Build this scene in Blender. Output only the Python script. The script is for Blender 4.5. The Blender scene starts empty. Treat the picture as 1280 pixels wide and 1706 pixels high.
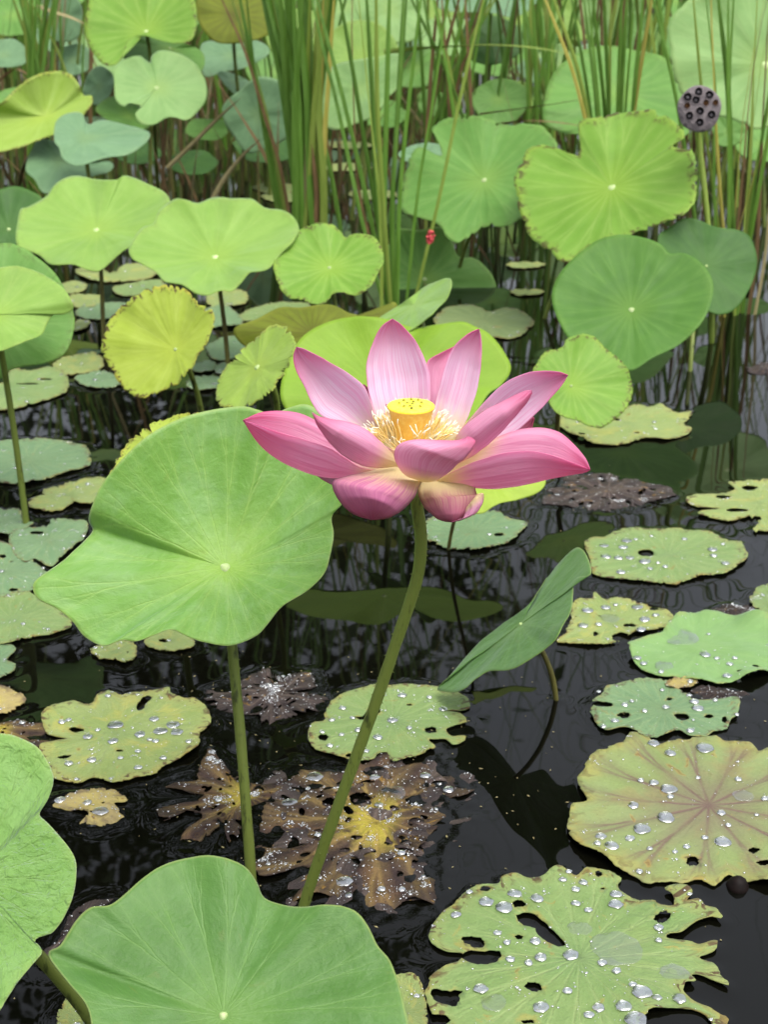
import bpy, bmesh, math, random
import numpy as np
from mathutils import Vector, Matrix, noise, geometry, Quaternion

# ------------------------------------------------------------ camera, sky, sun, exposure
scene = bpy.context.scene
COL = scene.collection
H, PITCH, F, CX, CY = 0.90, math.radians(22.0), 2464.0, 640.0, 853.0   # pixels of a 1280 x 1706 frame
CAM = Vector((0, 0, H))
FWD = Vector((0, math.cos(PITCH), -math.sin(PITCH)))
UPV = Vector((0, math.sin(PITCH), math.cos(PITCH)))
RGT = Vector((1, 0, 0))
cd = bpy.data.cameras.new('camera')
cam = bpy.data.objects.new('camera', cd); COL.objects.link(cam)
cam.location = CAM; cam.rotation_euler = (math.pi / 2 - PITCH, 0, 0)
cd.sensor_fit = 'VERTICAL'; cd.sensor_height = 24.0; cd.lens = F / 1706.0 * 24.0
cd.clip_start = 0.02; cd.clip_end = 500
cd.dof.use_dof = True; cd.dof.focus_distance = 1.22; cd.dof.aperture_fstop = 10.0
scene.camera = cam

SUN_EL, SUN_AZ = math.radians(70), math.radians(140)      # soft high light from a bright overcast sky
w = bpy.data.worlds.new('World'); scene.world = w; w.use_nodes = True
nt = w.node_tree; nt.nodes.clear()
sky = nt.nodes.new('ShaderNodeTexSky'); sky.sky_type = 'NISHITA'; sky.sun_disc = False
sky.sun_elevation = SUN_EL; sky.sun_rotation = SUN_AZ
sky.air_density = 1.0; sky.dust_density = 5.0; sky.ozone_density = 1.0
hs = nt.nodes.new('ShaderNodeHueSaturation'); hs.inputs['Saturation'].default_value = 0.34
bg = nt.nodes.new('ShaderNodeBackground'); bg.inputs['Strength'].default_value = 0.15
wo = nt.nodes.new('ShaderNodeOutputWorld')
nt.links.new(sky.outputs[0], hs.inputs['Color']); nt.links.new(hs.outputs[0], bg.inputs['Color'])
nt.links.new(bg.outputs[0], wo.inputs['Surface'])
sd = bpy.data.lights.new('sun', 'SUN'); sd.energy = 0.6; sd.angle = math.radians(50); sd.color = (1.0, 0.97, 0.92)
sun = bpy.data.objects.new('sun', sd); COL.objects.link(sun)
sdir = Vector((math.sin(SUN_AZ) * math.cos(SUN_EL), math.cos(SUN_AZ) * math.cos(SUN_EL), math.sin(SUN_EL)))
sun.location = (0, 0, 8); sun.rotation_euler = sdir.to_track_quat('Z', 'Y').to_euler()
scene.view_settings.view_transform = 'Standard'; scene.view_settings.look = 'None'
scene.view_settings.exposure = 1.0; scene.view_settings.gamma = 1.0
scene.cycles.use_denoising = True
scene.cycles.max_bounces = 7; scene.cycles.transmission_bounces = 5; scene.cycles.transparent_max_bounces = 6
scene.cycles.diffuse_bounces = 3; scene.cycles.glossy_bounces = 3
scene.cycles.sample_clamp_indirect = 6.0
scene.cycles.caustics_reflective = False

rnd = random.Random(7)

# ------------------------------------------------------------ helpers
def ray(px, py):
    return FWD + RGT * ((px - CX) / F) - UPV * ((py - CY) / F)
def onY(px, py, Y):
    r = ray(px, py); return CAM + r * (Y / r.y)
def onZ(px, py, z=0.0):
    r = ray(px, py); return CAM + r * ((z - H) / r.z)
def onP(px, py, P, n):
    r = ray(px, py); return CAM + r * ((P - CAM).dot(n) / r.dot(n))

def tag(o, label=None, cat=None, group=None, kind=None):
    if label: o['label'] = label
    if cat: o['category'] = cat
    if group: o['group'] = group
    if kind: o['kind'] = kind
    return o
def empty(name, loc):
    o = bpy.data.objects.new(name, None); COL.objects.link(o); o.location = loc; o.empty_display_size = 0.03
    return o
def mesh_obj(name, verts, faces, mat, parent=None, smooth=True, uvs=None, origin=None):
    """verts in world space; origin: where the object sits (parents sit unrotated)"""
    o_ = Vector(origin) if origin is not None else (Vector(parent.location) if parent else Vector((0, 0, 0)))
    me = bpy.data.meshes.new(name)
    me.from_pydata([tuple(Vector(v) - o_) for v in verts], [], faces)
    if uvs is not None:
        ul = me.uv_layers.new(name='UVMap')
        li = np.empty(len(me.loops), dtype=np.int32); me.loops.foreach_get('vertex_index', li)
        ul.data.foreach_set('uv', np.asarray(uvs, dtype=np.float32)[li].ravel())
    if smooth: me.polygons.foreach_set('use_smooth', [True] * len(me.polygons))
    if mat: me.materials.append(mat)
    me.update()
    o = bpy.data.objects.new(name, me); COL.objects.link(o)
    if parent:
        o.parent = parent; o.location = o_ - Vector(parent.location)
    else:
        o.location = o_
    return o
def solid(o, t, off=-1):
    m = o.modifiers.new('thickness', 'SOLIDIFY'); m.thickness = t; m.offset = off; return m

def cr(p0, p1, p2, p3, t):
    return 0.5 * ((2 * p1) + (-p0 + p2) * t + (2 * p0 - 5 * p1 + 4 * p2 - p3) * t * t + (-p0 + 3 * p1 - 3 * p2 + p3) * t ** 3)
def closed_spline(pts, n):
    """Catmull-Rom through a closed list of rows, n rows evenly spaced by length of the first two columns"""
    P = np.array([tuple(p) + (0.0,) * (3 - len(p)) for p in pts], float); k = len(P); D = []
    for i in range(k):
        for t in np.linspace(0, 1, 10, endpoint=False):
            D.append(cr(P[i - 1], P[i], P[(i + 1) % k], P[(i + 2) % k], t))
    D = np.array(D); E = np.vstack([D, D[:1]])
    L = np.concatenate([[0], np.cumsum(np.hypot(*(np.diff(E[:, :2], axis=0).T)))])
    s = np.linspace(0, L[-1], n, endpoint=False)
    return np.stack([np.interp(s, L, E[:, c]) for c in range(E.shape[1])], 1)
def open_spline(pts, n, by_index=False):
    P = np.array(pts, float); k = len(P)
    Q = np.vstack([2 * P[0] - P[1], P, 2 * P[-1] - P[-2]]); D = []
    for i in range(k - 1):
        for t in np.linspace(0, 1, 12, endpoint=False):
            D.append(cr(Q[i], Q[i + 1], Q[i + 2], Q[i + 3], t))
    D.append(P[-1]); D = np.array(D)
    L = np.concatenate([[0], np.cumsum(np.sqrt((np.diff(D, axis=0) ** 2).sum(1)))])
    if by_index: L = np.arange(len(D), dtype=float)
    s = np.linspace(0, L[-1], n)
    return np.stack([np.interp(s, L, D[:, c]) for c in range(D.shape[1])], 1)
def inside(poly, pts):
    x, y = pts[:, 0][:, None], pts[:, 1][:, None]
    x0, y0 = poly[:, 0][None], poly[:, 1][None]
    x1, y1 = np.roll(poly[:, 0], -1)[None], np.roll(poly[:, 1], -1)[None]
    c = ((y0 > y) != (y1 > y)) & (x < (x1 - x0) * (y - y0) / (y1 - y0 + 1e-15) + x0)
    return (c.sum(1) % 2) == 1

def tube(path, radii, seg=10, close=True):
    """verts, faces, uvs of a tube along a list of points"""
    P = [Vector(p) for p in path]; n = len(P); V = []; Fc = []; U = []
    t = (P[1] - P[0]).normalized(); a = t.orthogonal().normalized()
    for i in range(n):
        t2 = (P[min(i + 1, n - 1)] - P[max(i - 1, 0)]).normalized()
        a = (a - t2 * a.dot(t2)).normalized(); b = t2.cross(a)
        r = radii[i] if hasattr(radii, '__len__') else radii
        for k in range(seg):
            q = 2 * math.pi * k / seg
            V.append(P[i] + (a * math.cos(q) + b * math.sin(q)) * r); U.append((k / seg, i / (n - 1)))
    for i in range(n - 1):
        for k in range(seg):
            Fc.append((i * seg + k, i * seg + (k + 1) % seg, (i + 1) * seg + (k + 1) % seg, (i + 1) * seg + k))
    if close:
        Fc.append(tuple(range(seg))[::-1]); Fc.append(tuple((n - 1) * seg + k for k in range(seg)))
    return V, Fc, U
def bez(p0, p1, p2, p3, n):
    out = []
    for i in range(n):
        t = i / (n - 1)
        out.append(p0 * (1 - t) ** 3 + p1 * 3 * t * (1 - t) ** 2 + p2 * 3 * t * t * (1 - t) + p3 * t ** 3)
    return out

# ------------------------------------------------------------ materials
class NT:
    def __init__(s, name):
        s.m = bpy.data.materials.new(name); s.m.use_nodes = True; s.t = s.m.node_tree; s.t.nodes.clear()
    def n(s, typ, **kw):
        x = s.t.nodes.new(typ)
        for k, v in kw.items(): setattr(x, k, v)
        return x
    def put(s, sock, v):
        if isinstance(v, bpy.types.NodeSocket): s.t.links.new(v, sock)
        elif v is not None:
            if sock.type == 'RGBA' and len(v) == 3: v = (*v, 1)
            sock.default_value = v
    def M(s, op, a, b=None, c=None, clamp=False):
        x = s.n('ShaderNodeMath', operation=op, use_clamp=clamp)
        for i, v in enumerate((a, b, c)):
            if v is not None: s.put(x.inputs[i], v)
        return x.outputs[0]
    def ss(s, v, lo, hi, a=0.0, b=1.0):
        x = s.n('ShaderNodeMapRange', interpolation_type='SMOOTHSTEP')
        s.put(x.inputs[0], v); s.put(x.inputs[1], lo); s.put(x.inputs[2], hi); s.put(x.inputs[3], a); s.put(x.inputs[4], b)
        return x.outputs[0]
    def mix(s, f, a, b, mode='MIX'):
        x = s.n('ShaderNodeMix', data_type='RGBA', blend_type=mode)
        s.put(x.inputs[0], f); s.put(x.inputs[6], a); s.put(x.inputs[7], b); return x.outputs[2]
    def noise(s, vec, scale, detail=3, rough=0.55, dist=0.0):
        x = s.n('ShaderNodeTexNoise'); s.put(x.inputs['Vector'], vec)
        x.inputs['Scale'].default_value = scale; x.inputs['Detail'].default_value = detail
        x.inputs['Roughness'].default_value = rough; x.inputs['Distortion'].default_value = dist
        return x.outputs['Fac']
    def vm(s, op, a, b):
        x = s.n('ShaderNodeVectorMath', operation=op); s.put(x.inputs[0], a); s.put(x.inputs[1], b); return x.outputs[0]
    def bump(s, h, strength, dist):
        x = s.n('ShaderNodeBump'); s.put(x.inputs['Height'], h); x.inputs['Strength'].default_value = strength
        x.inputs['Distance'].default_value = dist; return x.outputs[0]
    def pbr(s, col, rough=0.5, spec=0.4, normal=None, **kw):
        x = s.n('ShaderNodeBsdfPrincipled'); s.put(x.inputs['Base Color'], col); s.put(x.inputs['Roughness'], rough)
        s.put(x.inputs['Specular IOR Level'], spec)
        if normal is not None: s.put(x.inputs['Normal'], normal)
        for k, v in kw.items(): s.put(x.inputs[k.replace('_', ' ')], v)
        return x.outputs[0]
    def out(s, sh):
        o = s.n('ShaderNodeOutputMaterial'); s.t.links.new(sh, o.inputs['Surface']); return s.m
    def addmix(s, f, a, b):
        x = s.n('ShaderNodeMixShader'); s.put(x.inputs[0], f); s.t.links.new(a, x.inputs[1]); s.t.links.new(b, x.inputs[2]); return x.outputs[0]

def leaf_mat(name, c1, c2, center, vein, edge, *, edge_w=0.06, edge_amt=0.8, burn=0.0, vein_amt=0.35, nv=21,
             spots=0.0, spotcol=(0.10, 0.05, 0.015), rough=0.5, trans=0.28, center_r=0.45, center_amt=0.6,
             sheen=0.12, fine=0.18, bump=0.35, vein_w=0.016, rim=0.0, blotch=0.0, blotchcol=(0.5, 0.42, 0.08), bloom=0.0, decay=0.0, spec=0.30, streak=0.16, wrinkle=0.0):
    T = NT(name)
    uv = T.n('ShaderNodeUVMap').outputs[0]
    oi = T.n('ShaderNodeObjectInfo').outputs['Random']
    off = T.n('ShaderNodeCombineXYZ'); T.put(off.inputs[0], T.M('MULTIPLY', oi, 37.0)); T.put(off.inputs[1], T.M('MULTIPLY', oi, 91.0))
    nv_ = T.vm('ADD', uv, off.outputs[0])
    sp = T.n('ShaderNodeSeparateXYZ'); T.put(sp.inputs[0], uv); u, v = sp.outputs[0], sp.outputs[1]
    r = T.M('SQRT', T.M('ADD', T.M('MULTIPLY', u, u), T.M('MULTIPLY', v, v)))
    big = T.noise(nv_, 1.6, 3); mid = T.noise(nv_, 6.0, 4, 0.6); fin = T.noise(nv_, 45.0, 4, 0.7)
    th = T.M('ADD', T.M('ARCTAN2', v, u), T.M('MULTIPLY', T.M('SUBTRACT', mid, 0.5), 0.05))
    f = T.M('FRACT', T.M('ADD', T.M('MULTIPLY', th, nv / (2 * math.pi)), 0.25))
    d = T.M('MULTIPLY', T.M('ABSOLUTE', T.M('SUBTRACT', f, 0.5)), 2 * math.pi / nv)
    br = T.M('MULTIPLY', T.M('MAXIMUM', T.M('SUBTRACT', r, 0.42), 0.0), 0.13)
    br2 = T.M('MULTIPLY', T.M('MAXIMUM', T.M('SUBTRACT', r, 0.70), 0.0), 0.125)
    dist = T.M('MULTIPLY', T.M('ABSOLUTE', T.M('SUBTRACT', T.M('ABSOLUTE', T.M('SUBTRACT', d, br)), br2)), r)
    vm = T.M('MULTIPLY', T.M('MULTIPLY', T.ss(dist, 0.0, vein_w, 1.0, 0.0), T.ss(r, 0.6, 1.0, 1.0, 0.35)), T.ss(T.noise(nv_, 3.0, 2), 0.3, 0.65, 0.25, 1.0))
    vsoft = T.M('MULTIPLY', T.ss(dist, 0.0, vein_w * 5, 1.0, 0.0), T.ss(r, 0.05, 0.3))
    col = T.mix(T.ss(big, 0.3, 0.7), c1, c2)
    col = T.mix(T.M('MULTIPLY', T.ss(mid, 0.35, 0.75), 0.35), col, c2)
    if blotch > 0:
        col = T.mix(T.M('MULTIPLY', T.ss(T.noise(nv_, 2.6, 4, 0.6, 0.5), 0.5, 0.68), blotch), col, blotchcol)
    col = T.mix(T.M('MULTIPLY', T.ss(r, 0.0, center_r, 1.0, 0.0), center_amt), col, center)
    col = T.mix(T.M('MULTIPLY', vm, vein_amt), col, vein)
    col = T.mix(T.M('MULTIPLY', vsoft, vein_amt * 0.3), col, vein)
    rs = T.M('MAXIMUM', r, 0.02)
    dirv = T.n('ShaderNodeCombineXYZ'); T.put(dirv.inputs[0], T.M('MULTIPLY', T.M('DIVIDE', u, rs), 13.0)); T.put(dirv.inputs[1], T.M('MULTIPLY', T.M('DIVIDE', v, rs), 13.0)); T.put(dirv.inputs[2], T.M('ADD', T.M('MULTIPLY', r, 2.2), T.M('MULTIPLY', oi, 30.0)))
    strk = T.noise(dirv.outputs[0], 1.0, 4, 0.6)
    g = T.M('ADD', T.M('ADD', 1.0 - fine / 2 - 0.06 - streak / 2, T.M('MULTIPLY', fin, fine)), T.M('ADD', T.M('MULTIPLY', strk, streak), T.M('MULTIPLY', T.noise(nv_, 14.0, 3, 0.6), 0.12)))
    gc = T.n('ShaderNodeCombineColor'); [T.put(gc.inputs[i], g) for i in range(3)]
    col = T.mix(1.0, col, gc.outputs[0], 'MULTIPLY')
    re = T.M('ADD', r, T.M('MULTIPLY', T.M('SUBTRACT', mid, 0.5), edge_w * 3.0))
    em = T.M('MULTIPLY', T.M('MULTIPLY', T.ss(re, 1.0 - 2.2 * edge_w, 1.0), edge_amt), T.ss(T.noise(nv_, 2.3, 3), 0.38, 0.62, 0.12, 1.0))
    col = T.mix(em, col, edge)
    if rim > 0: col = T.mix(T.M('MULTIPLY', T.ss(r, 0.984, 0.993), rim), col, (0.55, 0.58, 0.20))
    if burn > 0:
        bn = T.noise(nv_, 13.0, 2, 0.5, 0.8)
        bm = T.M('MULTIPLY', T.ss(bn, 0.52, 0.60), T.ss(re, 0.87, 0.98))
        col = T.mix(T.M('MULTIPLY', bm, burn), col, (0.07, 0.030, 0.014))
    if spots > 0:
        sn = T.noise(nv_, 5.5, 3, 0.6, 0.6)
        col = T.mix(T.M('MULTIPLY', T.ss(sn, 0.64, 0.69), spots * 0.7), col, (0.42, 0.24, 0.04))
        col = T.mix(T.M('MULTIPLY', T.ss(sn, 0.68, 0.72), spots), col, spotcol)
        s2 = T.noise(nv_, 26.0, 3, 0.6)
        col = T.mix(T.M('MULTIPLY', T.ss(s2, 0.64, 0.70), spots * 0.6), col, spotcol)
    if bloom > 0:
        col = T.mix(T.M('MULTIPLY', T.ss(T.noise(nv_, 3.2, 5, 0.65, 0.4), 0.42, 0.7), bloom), col, (0.36, 0.52, 0.34))
        dk = T.noise(nv_, 70.0, 2, 0.5)
        col = T.mix(T.M('MULTIPLY', T.ss(dk, 0.73, 0.76), 0.5), col, (0.06, 0.07, 0.02))
    if decay > 0:
        eu = T.n('ShaderNodeUVMap', uv_map='Edge').outputs[0]; es = T.n('ShaderNodeSeparateXYZ'); T.put(es.inputs[0], eu)
        ed = T.M('ADD', es.outputs[0], T.M('MULTIPLY', T.M('SUBTRACT', T.noise(nv_, 4.5, 4, 0.65), 0.36), 3.2))
        col = T.mix(T.M('MULTIPLY', T.ss(ed, 0.62, 0.10), decay * 0.75), col, (0.33, 0.26, 0.055))
        col = T.mix(T.M('MULTIPLY', T.ss(ed, 0.10, -0.12), decay), col, (0.075, 0.04, 0.016))
    hgt = T.M('ADD', T.M('MULTIPLY', vm, -0.3), T.M('ADD', T.M('ADD', T.M('MULTIPLY', fin, 0.4), T.M('MULTIPLY', strk, streak * 4)), T.M('MULTIPLY', mid, 0.8)))
    if wrinkle > 0: hgt = T.M('ADD', hgt, T.M('MULTIPLY', T.noise(nv_, 13.0, 3, 0.5, 0.6), wrinkle))
    nrm = T.bump(hgt, bump, 0.0025)
    rg = T.M('ADD', rough - 0.06, T.M('MULTIPLY', mid, 0.14))
    a = T.pbr(col, rg, spec, nrm, Sheen_Weight=sheen, Sheen_Roughness=0.45, Sheen_Tint=(0.75, 0.95, 0.85))
    tr = T.n('ShaderNodeBsdfTranslucent'); T.put(tr.inputs['Color'], T.mix(1.0, col, (1.0, 0.95, 0.35), 'MULTIPLY'))
    return T.out(T.addmix(trans, a, tr.outputs[0]))

def simple_mat(name, c1, c2, scale=30.0, rough=0.5, spec=0.4, bump=0.2, bd=0.002, stretch=(1, 1, 1), trans=0.0, coord='Object', lo=0.35, hi=0.7):
    T = NT(name)
    co = T.n('ShaderNodeTexCoord').outputs[coord]
    vec = T.vm('MULTIPLY', co, stretch)
    oi = T.n('ShaderNodeObjectInfo').outputs['Random']
    off = T.n('ShaderNodeCombineXYZ'); T.put(off.inputs[0], T.M('MULTIPLY', oi, 17.0)); T.put(off.inputs[1], T.M('MULTIPLY', oi, 5.0))
    vec = T.vm('ADD', vec, off.outputs[0])
    nz = T.noise(vec, scale, 4, 0.6)
    col = T.mix(T.ss(nz, lo, hi), c1, c2)
    k = T.M('ADD', 0.82, T.M('MULTIPLY', oi, 0.36))
    gc = T.n('ShaderNodeCombineColor'); [T.put(gc.inputs[i], k) for i in range(3)]
    col = T.mix(1.0, col, gc.outputs[0], 'MULTIPLY')
    sh = T.pbr(col, rough, spec, T.bump(nz, bump, bd))
    if trans > 0:
        tr = T.n('ShaderNodeBsdfTranslucent'); T.put(tr.inputs['Color'], col); sh = T.addmix(trans, sh, tr.outputs[0])
    return T.out(sh)

YV = (0.42, 0.52, 0.16)
MAT = {}
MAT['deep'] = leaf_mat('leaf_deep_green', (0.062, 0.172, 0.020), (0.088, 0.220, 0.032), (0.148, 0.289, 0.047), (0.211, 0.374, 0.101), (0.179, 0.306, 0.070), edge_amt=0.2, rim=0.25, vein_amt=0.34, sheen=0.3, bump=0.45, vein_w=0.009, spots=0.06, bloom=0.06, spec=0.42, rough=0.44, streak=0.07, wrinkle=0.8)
MAT['near'] = leaf_mat('leaf_near_green', (0.128, 0.308, 0.026), (0.165, 0.365, 0.048), (0.300, 0.494, 0.045), (0.360, 0.556, 0.126), (0.300, 0.453, 0.081), edge_amt=0.2, rim=0.25, vein_amt=0.36, sheen=0.6, bump=0.45, vein_w=0.008, center_r=0.55, spots=0.05, bloom=0.16, spec=0.45, rough=0.44, streak=0.07, wrinkle=1.0)
MAT['crumple'] = leaf_mat('leaf_crumpled_green', (0.160, 0.335, 0.055), (0.21, 0.40, 0.085), (0.22, 0.40, 0.08), (0.36, 0.54, 0.12), (0.32, 0.48, 0.11), edge_amt=0.3, rim=0.25, vein_amt=0.12, sheen=0.8, bump=1.0, vein_w=0.012, bloom=0.08, spec=0.42, rough=0.44, streak=0.08, wrinkle=1.9)
MAT['lime'] = leaf_mat('leaf_lime_green', (0.205, 0.371, 0.050), (0.257, 0.433, 0.075), (0.284, 0.443, 0.050), (0.378, 0.536, 0.140), (0.315, 0.443, 0.090), edge_amt=0.4, burn=0.15, vein_amt=0.2, bump=0.3, sheen=0.5)
MAT['limev'] = leaf_mat('leaf_lime_veined', (0.147, 0.315, 0.027), (0.185, 0.360, 0.040), (0.257, 0.420, 0.032), (0.342, 0.500, 0.112), (0.314, 0.420, 0.056), edge_amt=0.5, burn=0.8, vein_amt=0.42, bump=0.3, center_r=0.55)
MAT['mid'] = leaf_mat('leaf_mid_green', (0.114, 0.276, 0.044), (0.145, 0.325, 0.060), (0.220, 0.378, 0.056), (0.255, 0.436, 0.112), (0.229, 0.369, 0.072), edge_amt=0.3, burn=0.25, vein_amt=0.35, bump=0.3)
MAT['smooth'] = leaf_mat('leaf_smooth_green', (0.061, 0.176, 0.017), (0.083, 0.215, 0.025), (0.122, 0.258, 0.021), (0.158, 0.327, 0.060), (0.173, 0.327, 0.048), edge_amt=0.3, vein_amt=0.35, bump=0.3)
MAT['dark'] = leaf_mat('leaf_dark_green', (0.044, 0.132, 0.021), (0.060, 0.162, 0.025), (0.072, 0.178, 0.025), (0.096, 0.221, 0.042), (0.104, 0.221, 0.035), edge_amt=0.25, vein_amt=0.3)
MAT['blue'] = leaf_mat('leaf_blue_green', (0.132, 0.263, 0.116), (0.190, 0.347, 0.165), (0.196, 0.325, 0.110), (0.265, 0.426, 0.209), (0.276, 0.403, 0.176), edge_amt=0.3, vein_amt=0.25, sheen=0.5)
MAT['pale'] = leaf_mat('leaf_pale_green', (0.202, 0.374, 0.103), (0.263, 0.451, 0.140), (0.291, 0.451, 0.097), (0.358, 0.528, 0.194), (0.336, 0.462, 0.140), edge_amt=0.3, vein_amt=0.3, sheen=0.5)
MAT['yellow'] = leaf_mat('leaf_yellow_green', (0.34, 0.455, 0.042), (0.39, 0.50, 0.065), (0.44, 0.54, 0.06), (0.48, 0.58, 0.13), (0.50, 0.42, 0.05), edge_w=0.035, edge_amt=0.7, burn=0.95, vein_amt=0.25)
MAT['shell'] = leaf_mat('leaf_pale_lime_yellow', (0.28, 0.43, 0.055), (0.33, 0.48, 0.085), (0.36, 0.48, 0.06), (0.42, 0.54, 0.14), (0.42, 0.40, 0.06), edge_w=0.035, edge_amt=0.6, burn=0.6, vein_amt=0.25)
MAT['gold'] = leaf_mat('leaf_bright_yellow', (0.31, 0.45, 0.04), (0.36, 0.50, 0.06), (0.38, 0.50, 0.045), (0.42, 0.55, 0.12), (0.36, 0.44, 0.06), edge_amt=0.3, vein_amt=0.25)
MAT['bright'] = leaf_mat('leaf_bright_green', (0.20, 0.36, 0.018), (0.235, 0.405, 0.028), (0.23, 0.40, 0.02), (0.33, 0.48, 0.06), (0.28, 0.42, 0.04), edge_amt=0.3, vein_amt=0.15)
MAT['olive'] = leaf_mat('leaf_olive_underside', (0.17, 0.22, 0.014), (0.22, 0.27, 0.02), (0.14, 0.14, 0.014), (0.09, 0.075, 0.014), (0.30, 0.33, 0.04), edge_amt=0.5, vein_amt=0.5, trans=0.4, rough=0.65, sheen=0.1)
PV = (0.40, 0.46, 0.20)
MAT['pad'] = leaf_mat('pad_green', (0.154, 0.248, 0.072), (0.190, 0.282, 0.092), (0.154, 0.261, 0.085), PV, (0.249, 0.275, 0.085), edge_w=0.09, edge_amt=0.75, burn=0.9, spots=0.45, vein_amt=0.2, trans=0.1, fine=0.5, sheen=0.1, bump=0.9, blotch=0.35, blotchcol=(0.225, 0.275, 0.079), decay=0.7, wrinkle=0.8)
MAT['padb'] = leaf_mat('pad_blue_green', (0.122, 0.224, 0.098), (0.154, 0.261, 0.118), (0.142, 0.241, 0.098), PV, (0.213, 0.261, 0.098), edge_amt=0.5, burn=0.9, spots=0.3, vein_amt=0.2, trans=0.1, fine=0.5, sheen=0.15, bump=0.9, decay=0.7, wrinkle=0.8)
MAT['pady'] = leaf_mat('pad_yellow_green', (0.219, 0.296, 0.079), (0.254, 0.323, 0.105), (0.202, 0.296, 0.085), PV, (0.308, 0.316, 0.092), edge_w=0.10, edge_amt=0.8, burn=0.9, spots=0.5, vein_amt=0.15, trans=0.1, fine=0.5, sheen=0.1, bump=0.9, blotch=0.4, decay=0.7, wrinkle=0.8)
MAT['padg'] = leaf_mat('pad_fresh_green', (0.148, 0.275, 0.079), (0.178, 0.316, 0.098), (0.178, 0.310, 0.085), (0.237, 0.358, 0.131), (0.213, 0.316, 0.092), edge_amt=0.4, spots=0.1, vein_amt=0.2, trans=0.1, sheen=0.3, bump=0.4, decay=0.4)
MAT['pado'] = leaf_mat('pad_olive', (0.118, 0.172, 0.055), (0.154, 0.213, 0.072), (0.136, 0.193, 0.059), PV, (0.213, 0.227, 0.066), edge_amt=0.7, burn=0.9, spots=0.5, vein_amt=0.2, trans=0.1, sheen=0.1, bump=0.9, decay=0.7, wrinkle=0.8)
MAT['padr'] = leaf_mat('pad_red_veined', (0.195, 0.261, 0.079), (0.219, 0.275, 0.105), (0.160, 0.103, 0.085), (0.136, 0.062, 0.066), (0.296, 0.289, 0.072), edge_w=0.11, edge_amt=0.8, burn=0.4, spots=0.5, vein_amt=0.75, nv=13, trans=0.1, fine=0.55, sheen=0.1, bump=0.6, center_r=0.75, center_amt=0.6, vein_w=0.022, blotch=0.8, blotchcol=(0.237, 0.227, 0.085), decay=0.7, wrinkle=0.8)
MAT['rot'] = leaf_mat('leaf_rotting_brown', (0.022, 0.014, 0.015), (0.055, 0.034, 0.032), (0.50, 0.43, 0.05), (0.36, 0.25, 0.08), (0.020, 0.014, 0.017), edge_w=0.26, edge_amt=0.8, spots=0.9, spotcol=(0.008, 0.006, 0.006), vein_amt=0.7, nv=15, trans=0.05, rough=0.34, center_r=0.50, center_amt=1.0, sheen=0.0, fine=1.1, bump=1.3, vein_w=0.030, blotch=0.75, blotchcol=(0.115, 0.062, 0.038), spec=0.14)
MAT['rotd'] = leaf_mat('leaf_rotten_dark', (0.022, 0.017, 0.018), (0.048, 0.036, 0.035), (0.12, 0.09, 0.075), (0.20, 0.15, 0.12), (0.045, 0.036, 0.034), edge_w=0.2, edge_amt=0.7, spots=0.8, spotcol=(0.015, 0.013, 0.013), vein_amt=0.5, nv=15, trans=0.03, rough=0.34, sheen=0.0, fine=0.8, bump=1.8, vein_w=0.03, spec=0.16)
MAT['roty'] = leaf_mat('leaf_rotting_yellow', (0.50, 0.42, 0.12), (0.40, 0.32, 0.14), (0.55, 0.48, 0.12), (0.55, 0.45, 0.18), (0.10, 0.07, 0.06), edge_w=0.2, edge_amt=0.9, spots=0.7, vein_amt=0.4, nv=13, trans=0.05, rough=0.4, sheen=0.0, fine=0.6, bump=0.9, spec=0.2)
MAT['stem'] = simple_mat('stem_green', (0.045, 0.06, 0.012), (0.15, 0.195, 0.035), 110, 0.5, 0.35, 0.4, 0.001, (1, 1, 0.3), lo=0.30, hi=0.46)
MAT['stemd'] = simple_mat('stem_olive_brown', (0.075, 0.065, 0.018), (0.15, 0.14, 0.035), 60, 0.55, 0.3, 0.3, 0.001, (1, 1, 0.2))
MAT['hub'] = simple_mat('leaf_centre_pale', (0.34, 0.46, 0.16), (0.48, 0.58, 0.28), 200, 0.5)
MAT['reed'] = simple_mat('reed_green', (0.105, 0.235, 0.024), (0.165, 0.325, 0.05), 26, 0.42, 0.4, 0.15, 0.001, (6, 6, 0.35), trans=0.25)
MAT['reed2'] = simple_mat('reed_yellow_green', (0.22, 0.32, 0.045), (0.30, 0.40, 0.075), 26, 0.45, 0.4, 0.15, 0.001, (6, 6, 0.35), trans=0.25)
MAT['reedy'] = simple_mat('reed_yellow', (0.33, 0.31, 0.05), (0.42, 0.38, 0.09), 26, 0.5, 0.3, 0.15, 0.001, (6, 6, 0.35), trans=0.2)
MAT['reedb'] = simple_mat('reed_dead_brown', (0.13, 0.085, 0.035), (0.24, 0.15, 0.065), 26, 0.65, 0.2, 0.3, 0.001, (6, 6, 0.35), trans=0.1)
MAT['reedt'] = simple_mat('reed_dead_tan', (0.29, 0.25, 0.11), (0.38, 0.33, 0.17), 26, 0.65, 0.2, 0.3, 0.001, (6, 6, 0.35), trans=0.1)

T = NT('water_drop')
gl = T.n('ShaderNodeBsdfGlass'); gl.inputs['IOR'].default_value = 1.33; gl.inputs['Roughness'].default_value = 0.0
gs = T.n('ShaderNodeBsdfGlossy'); gs.inputs['Roughness'].default_value = 0.09; T.put(gs.inputs['Color'], (0.95, 0.97, 0.97))
MAT['pool'] = None
MAT['drop'] = T.out(T.addmix(0.40, gl.outputs[0], gs.outputs[0]))     # trapped air under a bead on a waxy leaf makes it silvery

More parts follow.
